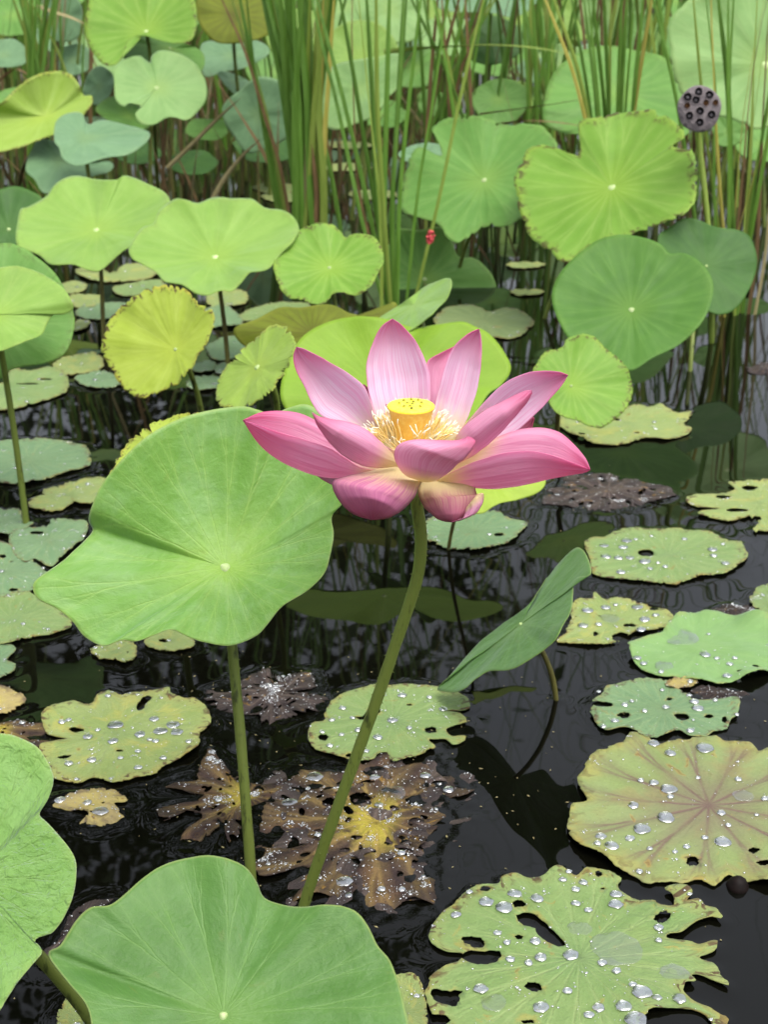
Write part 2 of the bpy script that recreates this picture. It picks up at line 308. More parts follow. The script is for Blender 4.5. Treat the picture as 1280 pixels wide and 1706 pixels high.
T = NT('water_pool')                      # a shallow pool lying on a leaf: clear, with the sky on its skin
tp = T.n('ShaderNodeBsdfTransparent'); T.put(tp.inputs['Color'], (1.0, 1.0, 1.0))
gs = T.n('ShaderNodeBsdfGlossy'); gs.inputs['Roughness'].default_value = 0.03
lw = T.n('ShaderNodeLayerWeight').outputs['Facing']
MAT['pool'] = T.out(T.addmix(T.M('ADD', 0.13, T.M('MULTIPLY', T.M('POWER', lw, 3.0), 0.7)), tp.outputs[0], gs.outputs[0]))
T = NT('pond_water')
co = T.n('ShaderNodeTexCoord').outputs['Object']
n1 = T.noise(T.vm('MULTIPLY', co, (1.0, 0.7, 1.0)), 7.0, 3, 0.5, 0.3)
n2 = T.noise(co, 34.0, 2, 0.5, 0.4)
hh = T.M('ADD', T.M('MULTIPLY', n1, 1.0), T.M('MULTIPLY', n2, 0.10))
MAT['water'] = T.out(T.pbr(T.mix(T.noise(co, 3.0, 3), (0.0014, 0.0015, 0.0010), (0.003, 0.003, 0.0016)), 0.015, 0.5, T.bump(hh, 0.024, 0.006), IOR=1.333))
MAT['bank'] = simple_mat('bank_soil', (0.045, 0.035, 0.02), (0.06, 0.07, 0.025), 6, 0.95, 0.1, 0.6, 0.05)
# ------------------------------------------------------------ setting
def grid_plane(x0, x1, y0, y1, z):
    return [(x0, y0, z), (x1, y0, z), (x1, y1, z), (x0, y1, z)], [(0, 1, 2, 3)]
V = []; Fc = []
nx, ny = 60, 14
for j in range(ny):
    for i in range(nx):
        x = -38 + 76 * i / (nx - 1); y = 15.0 + 40 * (j / (ny - 1)) ** 1.5
        V.append((x, y + 0.8 * noise.noise(Vector((x * 0.2, 3, 0))), -0.12 + 0.5 * min(1, j / 3) + 0.15 * noise.noise(Vector((x * 0.3, y * 0.3, 1)))))
for j in range(ny - 1):
    for i in range(nx - 1):
        a = j * nx + i; Fc.append((a, a + 1, a + nx + 1, a + nx))
tag(mesh_obj('bank', V, Fc, MAT['bank']), kind='structure')

# ------------------------------------------------------------ standing lotus leaves
def auto_normal(px_pts, min_ratio=0.34):
    P = px_pts[:, :2]; x, y = P[:, 0], P[:, 1]; x1, y1 = np.roll(x, -1), np.roll(y, -1)
    cr_ = x * y1 - x1 * y; A = cr_.sum() / 2
    cx = ((x + x1) * cr_).sum() / (6 * A); cy = ((y + y1) * cr_).sum() / (6 * A)
    x, y, x1, y1 = x - cx, y - cy, x1 - cx, y1 - cy; cr_ = x * y1 - x1 * y
    Ixx = ((x * x + x * x1 + x1 * x1) * cr_).sum() / 12 / A; Iyy = ((y * y + y * y1 + y1 * y1) * cr_).sum() / 12 / A
    Ixy = ((x * y1 + 2 * x * y + 2 * x1 * y1 + x1 * y) * cr_).sum() / 24 / A
    wv, ev = np.linalg.eigh(np.array([[Ixx, Ixy], [Ixy, Iyy]]))
    ratio = min(0.96, max(min_ratio, math.sqrt(max(wv[0], 1e-9) / wv[1])))
    mx, my = ev[:, 0]
    Vw = -ray(cx, cy).normalized(); r_ = RGT - Vw * RGT.dot(Vw); r_.normalize(); u_ = Vw.cross(r_)
    m = r_ * mx - u_ * my
    c = [Vw * ratio + m * s * math.sqrt(1 - ratio * ratio) for s in (-1, 1)]
    return max(c, key=lambda n: n.z).normalized()

def stem_mesh(path, r0, r1, prickles=0):
    n = len(path)
    V, Fc, U = tube(path, [r0 + (r1 - r0) * i / (n - 1) for i in range(n)], 10)
    V = [v + Vector((noise.noise(v * 90), noise.noise(v * 90 + Vector((5, 0, 0))), 0)) * 0.0004 for v in V]
    for k in range(prickles):
        i = rnd.randrange(1, n - 2); f = rnd.random(); p = path[i].lerp(path[i + 1], f)
        t = (path[i + 1] - path[i]).normalized(); a = t.orthogonal().normalized(); a.rotate(Quaternion(t, rnd.uniform(0, 6.28)))
        b = t.cross(a); r = r0 + (r1 - r0) * i / (n - 1); s = 0.0009; L = rnd.uniform(0.0012, 0.0024)
        base = len(V); q = p + a * (r * 0.9)
        V += [q + b * s, q + t * s, q - b * s, q - t * s, q + a * L + t * L * 0.3]
        Fc += [(base, base + 1, base + 4), (base + 1, base + 2, base + 4), (base + 2, base + 3, base + 4), (base + 3, base, base + 4)]
    return V, Fc

STEMS = []
def leaf(label, mat, pts, hub, Y, base=None, n=None, cup=0.12, wave=0.03, waves=5, rag=0.0, stem_r=0.0045, hub_px=7, group=None,
         power=1.7, fold=0.0, nv=21, rings=22, seg=168, crumple=0.008, prick=0, stem_mat='stem', stem=True, hubdisc=True):
    """pts: outline in photo pixels (x, y[, lift as a share of the radius]); hub: stem joint; Y: metres from the camera plane"""
    sp = closed_spline(pts, seg)
    if rag > 0:
        for i in range(seg):
            d = sp[i, :2] - np.array(hub); d /= max(1e-6, np.hypot(*d))
            a = 2 * math.pi * i / seg; q = Vector((math.cos(a) * 9, math.sin(a) * 9, hub[0] * 0.1))
            sp[i, :2] += d * rag * (noise.noise(q) + 0.7 * noise.noise(q * 3.1) - 0.2 + (-1.6 if noise.noise(q * 2.3 + Vector((7, 0, 0))) > 0.42 else 0))
    nn = auto_normal(sp) if n is None else Vector(n).normalized()
    P0 = onY(hub[0], hub[1], Y)
    R = np.mean([(onP(q[0], q[1], P0, nn) - P0).length for q in sp])
    e1 = nn.orthogonal().normalized()
    e1 = (RGT - nn * RGT.dot(nn)).normalized(); e2 = nn.cross(e1)
    ph = rnd.uniform(0, 6.28)
    rim = []
    for i, q in enumerate(sp):
        th0 = 2 * math.pi * i / seg
        h = (cup + q[2] + wave * math.sin(waves * th0 + ph) + wave * 0.6 * math.sin((waves + 3) * th0 + ph * 2.1)) * R
        Q = onP(q[0], q[1], P0 + nn * h, nn) - P0
        rim.append((Q.dot(e1), Q.dot(e2), h))
    V = [P0]; U = [(0, 0)]; seedv = rnd.uniform(0, 50)
    for j in range(1, rings + 1):
        s = (j / rings) ** 0.92
        for (a, b, h) in rim:
            th = math.atan2(b, a)
            hh = h * s ** power
            cor = (abs(math.sin(th * nv / 2 + 0.8)) - 0.6) * (0.7 + 0.9 * noise.noise(Vector((math.cos(th) * 2, math.sin(th) * 2, seedv))))
            hh += R * (0.007 if Y < 1.8 else 0.012) * cor * s * (1.15 - s)
            pos = Vector((a * s / R, b * s / R, seedv))
            hh += R * crumple * (noise.noise(pos * 3.0) * 2.0 + noise.noise(pos * 9.0) * 0.6 + (noise.noise(pos * 21.0) * 0.35 if rings > 30 else 0)) * min(1, s * 3)
            V.append(P0 + e1 * (a * s) + e2 * (b * s) + nn * hh); U.append((math.cos(th) * s, math.sin(th) * s))
    Fc = [(0, 1 + i, 1 + (i + 1) % seg) for i in range(seg)]
    for j in range(rings - 1):
        o = 1 + j * seg
        for i in range(seg):
            i2 = (i + 1) % seg; Fc.append((o + i, o + seg + i, o + seg + i2, o + i2))
    a_, b_ = rim[0][:2]; a2, b2 = rim[seg // 4][:2]
    if a_ * b2 - b_ * a2 < 0: Fc = [tuple(reversed(f)) for f in Fc]
    if base is None: Bp = Vector((P0.x + rnd.uniform(-0.03, 0.03), P0.y + rnd.uniform(-0.02, 0.05), 0))
    else: Bp = onZ(base[0], base[1])
    root = empty('lotus_leaf', (Bp.x, Bp.y, 0))
    tag(root, label, 'lotus leaf', group)
    o = mesh_obj('blade', V, Fc, MAT[mat], root, uvs=U); solid(o, 0.0006 if Y < 1.8 else 0.0011)
    if hubdisc:
        d = 0.8 * hub_px / F * (P0 - CAM).length; HV = [P0 + nn * 0.0022]; HF = []; hu = 12
        for ring, (rr, hz) in enumerate(((0.45, 0.0019), (0.8, 0.0012), (1.0, -0.0004))):
            for k in range(hu):
                q = 2 * math.pi * k / hu; HV.append(P0 + (e1 * math.cos(q) + e2 * math.sin(q)) * d * rr * (1 + 0.08 * math.sin(3 * q)) + nn * hz)
        HF = [(0, 1 + k, 1 + (k + 1) % hu) for k in range(hu)]
        for ring in range(2):
            for k in range(hu): a = 1 + ring * hu; HF.append((a + k, a + hu + k, a + hu + (k + 1) % hu, a + (k + 1) % hu))
        mesh_obj('leaf_hub', HV, HF, MAT['hub'], root)
    if stem:
        top = P0 - nn * 0.0015; L = (top - Bp).length
        dirb = Vector(((top.x - Bp.x) * 0.3, (top.y - Bp.y) * 0.3, max(0.3, top.z))).normalized()
        STEMS.append((Bp.x, Bp.y, stem_r))
        path = bez(top, top - nn * L * 0.28, Bp + dirb * L * 0.4, Bp - Vector((0, 0, 0.03)), 18)
        SV, SF = stem_mesh(path, stem_r, stem_r * 1.15, prick)
        mesh_obj('stem', SV, SF, MAT[stem_mat], root)
    return root

# --- big leaves round the flower
leaf('large smooth green lotus leaf with a deep crease, just behind the pink flower', 'near',
     [(400,676,.42),(345,683,.42),(290,700,.42),(240,730,.40),(200,768,.34),(170,805,.26),(152,845,.16),(147,868,.06),(154,884,.0),(140,902,.0),(110,930,.0),(75,955,.02),(57,970,.02),(55,985,0),(65,1000,-.02),(95,1015,-.05),(120,1035,-.06),(140,1060,-.1),(170,1075,-.1),(200,1066,-.05),(225,1068,-.06),(255,1058,-.02),(285,1049,0),(315,1062,-.05),(345,1071,-.08),(385,1076,-.08),(425,1060,-.06),(445,1040,-.02),(470,1010,0.02),(510,985,.03),(540,955,.05),(550,925,.08),(556,890,.1),(553,860,.14),(572,835,.2),(585,790,.26),(570,730,.32),(545,695,.38),(512,674,.42),(480,680,.40),(455,690,.40),(430,682,.42)],
     (375, 945), 1.265, base=(420, 1482), n=(0.05, -0.55, 0.83), cup=0.03, wave=0.0, hub_px=11, power=1.55, rings=34, seg=300, prick=60, stem_r=0.0047, crumple=0.007)
leaf('broad dark green lotus leaf with a rounded lobe, below the flower stalk', 'deep',
     [(80,1590,-.05),(100,1575),(125,1535),(150,1512),(180,1508),(200,1495),(235,1465),(270,1443),(310,1430),(350,1424,.05),(385,1432,.05),(410,1445),(428,1470,-.05),(440,1495,-.1),(470,1507,-.1),(505,1511,-.05),(540,1508),(570,1510),(595,1520),(615,1545),(630,1575),(650,1600),(665,1640),(675,1680),(680,1720),(660,1800),(590,1880),(480,1930),(350,1940),(240,1900),(180,1830),(158,1750),(146,1680),(112,1635)],
     (372, 1692), 0.86, n=(0.02, -0.42, 0.9), cup=0.10, wave=0.012, hub_px=9, rings=34, seg=300, base=(400, 1950), crumple=0.006)
leaf('pale wrinkled lotus leaf with a torn brown nick in its edge', 'crumple',
     [(0,1222),(30,1228),(60,1245),(82,1275),(89,1300),(80,1330,-.03),(67,1352,-.06),(66,1360,-.06),(80,1372,-.03),(110,1405),(124,1430),(127,1450),(122,1490),(105,1530),(88,1552),(80,1556),(62,1562),(58,1570),(70,1585),(55,1605),(30,1635),(10,1665),(-10,1690),(-80,1720),(-180,1690),(-240,1600),(-250,1480),(-220,1350),(-150,1260),(-70,1225)],
     (-45, 1462), 0.93, n=(0.30, -0.55, 0.78), base=(205, 1790), cup=0.08, wave=0.01, hub_px=11, rings=34, seg=280, crumple=0.018, stem_r=0.005)
leaf('tilted smooth green lotus leaf seen almost edge on, over dark open water', 'deep',
     [(728,1148),(745,1130),(775,1095),(805,1065),(830,1045),(860,1025),(885,1003),(903,978),(925,945),(945,925),(962,912),(975,920),(985,945),(983,958),(965,963),(957,970),(955,990),(952,1015),(940,1040),(925,1065),(905,1085),(885,1098),(860,1112),(840,1117),(815,1118),(795,1130),(775,1147),(755,1153)],
     (868, 1040), 1.60, base=(930, 1166), cup=0.03, wave=0.02, hub_px=4, power=1.2, stem_mat='stemd', stem_r=0.003, seg=220)
leaf('bright green lotus leaf standing directly behind the flower', 'bright',
     [(467,650),(480,600),(505,560),(545,538),(590,528),(640,530),(690,545,-.1),(730,540),(770,535),(795,545),(815,555),(840,585),(852,615),(835,642),(815,655),(790,690),(740,730),(650,745),(560,730),(500,705),(475,680)],
     (640, 650), 2.3, cup=0.10, base=(650, 855), n=(0.0, -0.62, 0.78))
leaf('yellow-green lotus leaf low under the petals of the flower', 'gold',
     [(700,740),(780,700),(850,720),(895,765),(910,800),(897,820),(865,832),(835,838),(818,846),(802,855),(770,850),(720,810)],
     (800, 780), 1.95, base=(746, 914), cup=0.05, stem_mat='stemd', stem_r=0.0026, n=(0.1, -0.55, 0.83))
leaf('yellow-green tilted lotus leaf with an uneven scalloped edge beside the flower', 'shell',
     [(455,540),(475,545),(490,560),(492,580),(480,610),(465,635),(450,655),(430,668),(412,678),(385,680),(362,674),(358,655),(365,625),(380,605),(395,590),(410,575),(425,563)],
     (428, 612), 2.05, cup=0.05, rag=4, base=(440, 860))
leaf('curled olive lotus leaf showing its veined underside', 'olive',
     [(390,548),(430,530),(465,512),(500,512),(540,507),(560,510),(585,522),(620,525),(655,503),(662,522),(640,560),(590,600),(510,610),(450,590),(405,575)],
     (520, 556), 2.6, cup=-0.1, n=(0.0, -0.8, 0.6), hubdisc=False, base=(520, 760))
leaf('small light green leaf half rolled up behind the upper petals', 'lime',
     [(600,560),(625,535),(655,515),(685,494),(715,474),(745,463),(753,470),(747,492),(728,515),(700,540),(660,560),(625,568)],
     (690, 508), 2.5, cup=0.05, base=(690, 800), hubdisc=False)
leaf('yellow lotus leaf with a brown scorched rim on a leaning stem', 'yellow',
     [(270,474),(300,478),(322,490),(330,505),(350,512),(358,530),(352,555),(340,580),(320,610),(300,635),(275,650),(250,660),(225,662),(205,648),(190,625),(172,595),(168,575),(175,545),(190,520),(215,500),(240,483)],
     (292, 582), 2.45, cup=0.08, rag=3.5, base=(345, 745), hub_px=4)
leaf('light green lotus leaf folded over in front of a larger one', 'lime',
     [(-90,470),(-40,450),(0,445),(30,443),(60,452),(85,465),(105,480),(118,500),(122,515,-.1),(105,524,-.15),(88,525,-.15),(78,540,-.12),(68,558,-.1),(40,570),(0,585),(-60,595),(-130,570),(-140,510)],
     (-10, 525), 2.12, base=(44, 875), cup=0.05, n=(0.1, -0.6, 0.78))
leaf('green lotus leaf tucked behind the folded light green one', 'mid',
     [(-90,430),(0,405),(35,412),(60,428),(95,460),(122,520),(120,560),(105,590),(75,605),(30,612),(5,622),(0,630),(-60,610),(-120,570),(-130,490)],
     (-8, 540), 2.24, base=(-30, 868), cup=0.05, n=(0.05, -0.75, 0.65))
leaf('wavy lime lotus leaf with a pale centre, above the small speckled pads', 'lime',
     [(26,388),(33,350),(45,345),(75,328),(90,308),(110,295),(130,292),(160,298),(195,300),(205,293),(225,296),(250,308),(272,318),(283,335),(280,360),(270,385),(255,400),(230,405),(205,418),(185,435),(165,450),(150,450),(135,445),(120,440),(85,440),(65,425),(40,415),(28,408)],
     (160, 383), 3.25, base=(173, 572), cup=0.10, wave=0.03, waves=6, hub_px=6, stem_mat='stemd')
leaf('broad wavy lime lotus leaf beside the reed clump', 'lime',
     [(215,410),(235,380),(255,372),(265,350),(290,332),(310,333),(330,338),(355,328),(385,330),(420,331),(440,345),(470,350),(490,362),(498,380),(490,400),(470,420),(450,445),(430,452),(415,455),(400,472),(385,485),(370,484),(345,492),(325,488),(305,475),(275,470),(265,460),(255,450),(230,437),(218,428)],
     (358, 428), 3.0, base=(381, 618), cup=0.12, wave=0.03, waves=6, hub_px=7, stem_mat='stemd')
leaf('two-lobed light green lotus leaf at the foot of the reed clump', 'limev',
     [(455,440),(465,410),(485,392),(510,377),(530,371),(555,374),(570,388,-.1),(576,394,-.15),(595,388,-.08),(620,393),(635,410),(640,435),(632,450),(620,475),(600,490),(588,492),(570,487),(555,490),(540,505),(525,507),(505,500),(480,495),(465,478),(458,455)],
     (549, 446), 2.95, base=(575, 640), cup=0.10, rag=1.2, hub_px=4)
leaf('green lotus leaf with torn notched edge behind the thin reeds', 'mid',
     [(680,260),(700,245),(722,255),(737,258),(725,225),(720,215),(735,200),(760,195),(790,192),(812,197),(830,205),(850,208),(875,205),(905,210),(920,225),(930,245),(915,280),(900,320),(880,350),(865,368),(840,378),(815,378),(790,390),(765,405),(745,398),(735,380),(715,368),(690,360),(670,352),(668,330),(672,300),(680,275)],
     (807, 300), 3.7, base=(760, 470), cup=0.06, rag=3, hub_px=6)
leaf('large veined lime lotus leaf with brown nibbled edge and missing corner', 'limev',
     [(870,265),(880,248),(905,240),(935,248),(955,256),(968,250),(964,220),(967,200),(1000,192),(1050,185),(1085,183),(1110,193),(1135,212),(1145,225),(1122,240),(1135,248),(1155,248),(1162,280),(1162,320),(1150,350),(1125,365),(1100,375),(1070,385),(1040,395),(1000,404),(970,420),(945,437),(920,425),(895,405),(880,390),(868,360),(860,325),(858,295)],
     (1020, 312), 3.4, base=(905, 530), cup=0.06, rag=3.0, hub_px=8)
leaf('round smooth green lotus leaf with a pale centre over dark water', 'smooth',
     [(1000,398),(1035,391),(1070,395),(1100,405),(1117,422),(1140,422),(1165,435),(1185,460),(1189,485),(1180,520),(1160,550),(1130,575),(1090,595),(1055,617),(1035,612),(1005,600),(970,578),(945,560),(925,520),(920,490),(930,460),(955,430),(980,410)],
     (1053, 516), 2.95, base=(1010, 660), cup=0.07, hub_px=6, wave=0.012)
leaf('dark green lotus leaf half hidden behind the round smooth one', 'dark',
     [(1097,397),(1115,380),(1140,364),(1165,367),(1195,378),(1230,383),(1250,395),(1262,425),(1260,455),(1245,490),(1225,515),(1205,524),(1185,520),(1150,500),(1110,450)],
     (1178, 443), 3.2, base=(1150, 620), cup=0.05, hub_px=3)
leaf('small yellowish green lotus leaf between the flower and the round smooth leaf', 'limev',
     [(895,605),(910,585),(935,580),(945,565),(965,557),(990,560),(1010,580),(1035,600),(1050,622),(1055,655),(1045,680),(1030,695),(1005,712),(985,710),(960,700),(930,690),(915,670),(900,640),(888,620)],
     (952, 643), 2.45, base=(928, 718), cup=0.06, rag=1.0, hub_px=3, stem_mat='stemd')
leaf('green cupped lotus leaf with a pale far rim, crossed by thin reeds', 'mid',
     [(655,392,.25),(665,380,.4),(700,383,.4),(735,378,.4),(752,400,.2),(765,428),(790,430),(815,450),(828,480),(815,500),(790,507),(765,502),(745,505),(690,512),(655,497),(635,450)],
     (708, 465), 3.8, base=(715, 500), cup=0.05, hub_px=5, n=(0.05, -0.6, 0.78))
leaf('scalloped yellow-edged lotus leaf peeping out behind the large creased leaf', 'yellow',
     [(330,686),(290,691),(250,706),(214,735),(194,765),(184,800),(230,850),(320,840),(385,770),(370,700)], (290, 770), 1.62, base=(300, 1000), cup=0.06, rag=5)
# --- leaves farther back
leaf('tall lime lotus leaf with a broad notch standing high over the far reeds', 'limev',
     [(140,40),(145,15),(155,-10),(200,-35),(260,-40),(310,-20),(325,5),(328,40),(320,65),(300,72),(270,68),(240,60),(215,65),(205,85),(195,105),(175,108),(160,95),(145,70)], (243, 52), 5.0, cup=0.06, hub_px=4, rings=14, seg=110, stem_r=.006)
leaf('mottled green lotus leaf under the tall notched one', 'mid',
     [(205,80),(230,60),(265,58),(300,70),(335,85),(340,110),(320,130),(280,130),(220,120)], (283, 80), 5.2, cup=0.06, rings=14, seg=90, hub_px=3, stem_r=.006)
leaf('round pale green lotus leaf with a slit and a white centre spot', 'pale',
     [(190,140),(190,115),(205,100),(230,93),(243,100,-.1),(250,104,-.15),(253,92,-.05),(270,84),(300,90),(325,105),(342,135),(343,165),(325,190),(310,200),(290,195),(275,197),(255,208),(235,205),(225,190),(235,177),(215,172),(205,177),(192,165)], (261, 146), 4.7, base=(262, 310), cup=0.08, hub_px=5, rings=16, seg=130, stem_r=.006)
leaf('yellow-green lotus leaf folded like an open shell', 'shell',
     [(-50,200),(0,172,.3),(25,148,.4),(50,130,.45),(75,120,.45),(100,118,.4),(118,125,.35),(132,142,.25),(138,158,.1),(153,160,.15),(150,178,.1),(125,205),(95,222),(60,235),(30,247),(-30,250)], (75, 193), 4.5, base=(28, 330), cup=0.03, rings=16, seg=120, n=(0, -.5, .86), hubdisc=False, stem_mat='stemd', stem_r=.006)
leaf('blue-green lotus leaf with a pinched notch beside the yellow shell-like leaf', 'blue',
     [(90,235),(92,205),(110,190),(135,188),(146,207,-.1),(165,200),(190,203),(230,213),(250,222),(240,240),(210,258),(175,263),(130,276),(105,265),(98,245)], (140, 228), 4.3, cup=0.06, rings=16, seg=110, hubdisc=False, stem_r=.006)
leaf('drooping blue-green lotus leaf under the pinched one', 'blue',
     [(45,265),(55,245),(65,230),(100,240),(140,265),(185,270),(183,285),(150,295),(110,305),(75,322),(58,300),(43,285)], (100, 265), 4.45, cup=0.06, rings=14, seg=100, hubdisc=False, stem_r=.006)
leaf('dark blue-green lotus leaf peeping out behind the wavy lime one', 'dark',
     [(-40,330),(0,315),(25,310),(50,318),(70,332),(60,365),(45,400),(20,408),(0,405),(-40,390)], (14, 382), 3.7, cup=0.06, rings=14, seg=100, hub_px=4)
leaf('small pale blue-green lotus leaf beside a sheaf of upright reeds', 'blue',
     [(-30,80),(0,66),(25,66),(42,80),(46,100),(30,110),(0,112),(-30,110)], (5, 92), 6.0, cup=0.05, rings=12, seg=80, hubdisc=False, stem_r=.007)
leaf('dim blue-green lotus leaf between the reed sheaf and the tall notched leaf', 'blue',
     [(70,0),(90,-20),(130,0),(138,35),(130,62),(105,70),(85,60)], (110, 25), 6.0, cup=0.05, rings=12, seg=80, hubdisc=False, stem_r=.007)
leaf('small bluish lotus leaf under the tall notched leaf', 'blue',
     [(138,150),(150,118),(170,110),(190,130),(182,160),(165,175),(148,170)], (165, 145), 5.2, cup=0.05, rings=12, seg=80, hubdisc=False, stem_r=.006)
leaf('small mid-green lotus leaf below the round pale slit leaf', 'mid',
     [(160,185),(175,165),(200,160),(230,175),(252,200),(240,215),(200,210)], (215, 195), 5.0, cup=0.05, rings=12, seg=80, hubdisc=False, stem_r=.006)
leaf('olive lotus leaf seen from below, high behind the reed clump', 'olive',
     [(325,10),(340,-15),(400,-25),(445,0),(452,50),(430,65),(395,72),(360,70),(335,45)], (390, 25), 5.4, cup=-.1, rings=12, seg=90, hubdisc=False, stem_r=.006)
leaf('pale bluish lotus leaf under the high olive one', 'blue',
     [(335,75),(370,68),(420,65),(448,80),(440,97),(400,115),(370,120),(340,126)], (385, 92), 5.7, cup=.05, rings=12, seg=90, hubdisc=False, stem_r=.006)
leaf('narrow bluish leaf edge beside a dead stalk', 'blue',
     [(362,122),(380,120),(410,132),(418,145),(400,160),(380,147)], (388, 136), 5.5, cup=.05, rings=10, seg=70, hubdisc=False, stem_r=.005)
leaf('blue-green lotus leaf half hidden behind the reed clump', 'blue',
     [(372,175),(400,150),(430,128),(470,138),(490,180),(482,225),(450,245),(412,255),(390,228),(374,205)], (430, 190), 5.1, cup=.05, rings=12, seg=90, hubdisc=False, stem_r=.006)
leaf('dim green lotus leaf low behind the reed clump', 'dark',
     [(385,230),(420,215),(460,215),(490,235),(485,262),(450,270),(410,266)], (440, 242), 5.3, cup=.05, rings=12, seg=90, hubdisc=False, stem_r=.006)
leaf('lime lotus leaf upright behind the slanting reeds', 'lime',
     [(535,105),(545,62),(575,38),(610,33),(640,45),(665,80),(662,120),(600,138),(545,132)], (600, 95), 5.0, cup=.08, rings=14, seg=100, hubdisc=False, stem_r=.006)
leaf('large pale lotus leaf sloping behind the slanting reeds', 'pale',
     [(533,195),(536,140),(560,108),(620,96),(668,92),(664,140),(642,168),(620,195),(590,207),(555,216)], (600, 150), 4.7, cup=.05, rings=14, seg=110, hubdisc=False, stem_r=.006)
leaf('pale grey-green lotus leaf high between the two reed clumps', 'pale',
     [(590,-20),(640,-40),(700,-20),(712,30),(700,62),(660,72),(620,60),(598,30)], (650, 15), 6.2, cup=.05, rings=12, seg=90, hubdisc=False, stem_r=.007)
leaf('pale bluish lotus leaf hanging high above the horizontal bent reed', 'blue',
     [(720,-10),(760,-40),(840,-40),(895,-10),(885,14),(855,28),(820,22),(770,20),(735,15)], (820, -5), 5.8, cup=.05, rings=12, seg=90, hubdisc=False, stem_r=.007)
leaf('dark green lotus leaf above the horizontal bent reed', 'dark',
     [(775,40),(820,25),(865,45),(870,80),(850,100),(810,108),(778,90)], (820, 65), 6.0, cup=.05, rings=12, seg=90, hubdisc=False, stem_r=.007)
leaf('shaded green lotus leaf below the horizontal bent reed', 'mid',
     [(785,160),(815,135),(850,132),(880,150),(878,180),(850,205),(805,200)], (830, 165), 5.0, cup=.05, rings=12, seg=90, hubdisc=False, stem_r=.006)
leaf('small green lotus leaf among the thin dead stalks', 'mid',
     [(696,160),(715,148),(740,158),(742,180),(725,195),(702,188)], (720, 170), 5.4, cup=.05, rings=12, seg=80, hubdisc=False, stem_r=.005)
leaf('tiny pale lotus leaf beside the torn notched leaf', 'blue',
     [(664,255),(690,241),(720,238),(742,246),(735,258),(705,268),(676,268)], (705, 253), 4.3, cup=.05, rings=10, seg=80, hubdisc=False, stem_r=.005)
leaf('small grey-green lotus leaf beside the slanting yellow reed', 'blue',
     [(862,112),(880,97),(905,98),(915,120),(903,138),(880,135)], (890, 115), 5.6, cup=.05, rings=10, seg=80, hubdisc=False, stem_r=.005)
leaf('broad green lotus leaf behind the fan of upright reeds', 'mid',
     [(905,195),(918,130),(955,92),(1005,76),(1060,84),(1112,100),(1142,158),(1152,210),(1122,232),(1000,228),(930,218)], (1035, 155), 4.5, cup=.06, rings=14, seg=110, hub_px=3, stem_r=.006)
leaf('pale lotus leaf high behind the fan of upright reeds', 'pale',
     [(960,0),(985,-35),(1040,-40),(1075,-20),(1085,30),(1060,68),(1010,76),(972,50)], (1025, 15), 5.6, cup=.06, rings=12, seg=90, hubdisc=False, stem_r=.007)
leaf('large pale veined lotus leaf with ragged yellow edge above the dry seed pod', 'pale',
     [(1118,80),(1112,45),(1130,15),(1165,-10),(1230,-25),(1300,-15),(1350,50),(1360,120),(1330,190),(1290,208),(1260,215),(1240,206),(1205,196),(1165,180),(1132,150),(1120,115)], (1277, 108), 3.9, cup=.06, rag=2.5, rings=18, seg=150, hub_px=8, base=(1240, 420), stem_r=.006)
leaf('small shaded lotus leaf peeking below the large pale ragged one', 'mid',
     [(1188,205),(1212,192),(1240,205),(1243,228),(1222,243),(1196,240)], (1215, 220), 4.3, cup=.05, rings=10, seg=80, hubdisc=False, stem_r=.005)
for k in range(26):          # rows of leaves receding between the far reeds
    Yk = rnd.uniform(6.3, 11.0); xk = rnd.uniform(-0.30, 0.30) * Yk; zk = rnd.uniform(0.25, 0.62); Rk = rnd.uniform(0.13, 0.2)
    c_ = Vector((xk, Yk, zk)); d_ = c_ - CAM; px = CX + F * d_.x / d_.dot(FWD); py = CY - F * d_.dot(UPV) / d_.dot(FWD); rp = Rk * F / d_.length
    asp = rnd.uniform(0.45, 0.9)
    pts = [(px + rp * math.cos(a) * rnd.uniform(.9, 1.05), py + rp * asp * math.sin(a) * rnd.uniform(.88, 1.05)) for a in np.linspace(0, 6.28, 13)[:-1]]
    mk = rnd.choice(['mid', 'pale', 'blue', 'lime', 'blue'])
    leaf('small far-off %s lotus leaf among the back rows between the reeds' % {'mid': 'plain green', 'pale': 'pale green', 'blue': 'blue-green', 'lime': 'lime'}[mk], mk, pts, (px, py), Yk,
         cup=.08, rings=8, seg=48, hubdisc=False, stem_r=.007, group='back rows of lotus leaves')

FILL = [(20,25,55,.7,6.6,'mid'),(300,150,45,.6,6.0,'blue'),(345,215,40,.5,5.6,'mid'),(500,60,60,.8,6.4,'lime'),(575,10,55,.8,6.8,'pale'),(690,110,48,.8,6.2,'mid'),(745,60,50,.7,6.6,'pale'),(770,215,42,.6,5.2,'mid'),(860,30,48,.8,6.8,'lime'),(905,60,45,.8,6.4,'mid'),(940,110,50,.8,5.8,'pale'),(1090,60,55,.8,5.4,'mid'),(1110,170,40,.8,4.9,'blue'),(460,120,50,.7,6.2,'mid'),(640,190,40,.6,5.8,'mid'),(865,160,40,.6,5.6,'lime'),(965,30,46,.9,6.2,'lime'),(1180,20,50,.8,5.6,'mid'),(230,255,40,.5,5.4,'dark'),(320,270,45,.45,5.2,'dark'),(30,170,40,.6,5.6,'mid'),(120,100,35,.8,6.0,'blue'),(1270,240,45,.7,4.6,'mid'),(540,160,40,.8,5.9,'blue'),(720,20,50,.8,6.9,'lime'),(400,20,55,.8,6.6,'mid')]
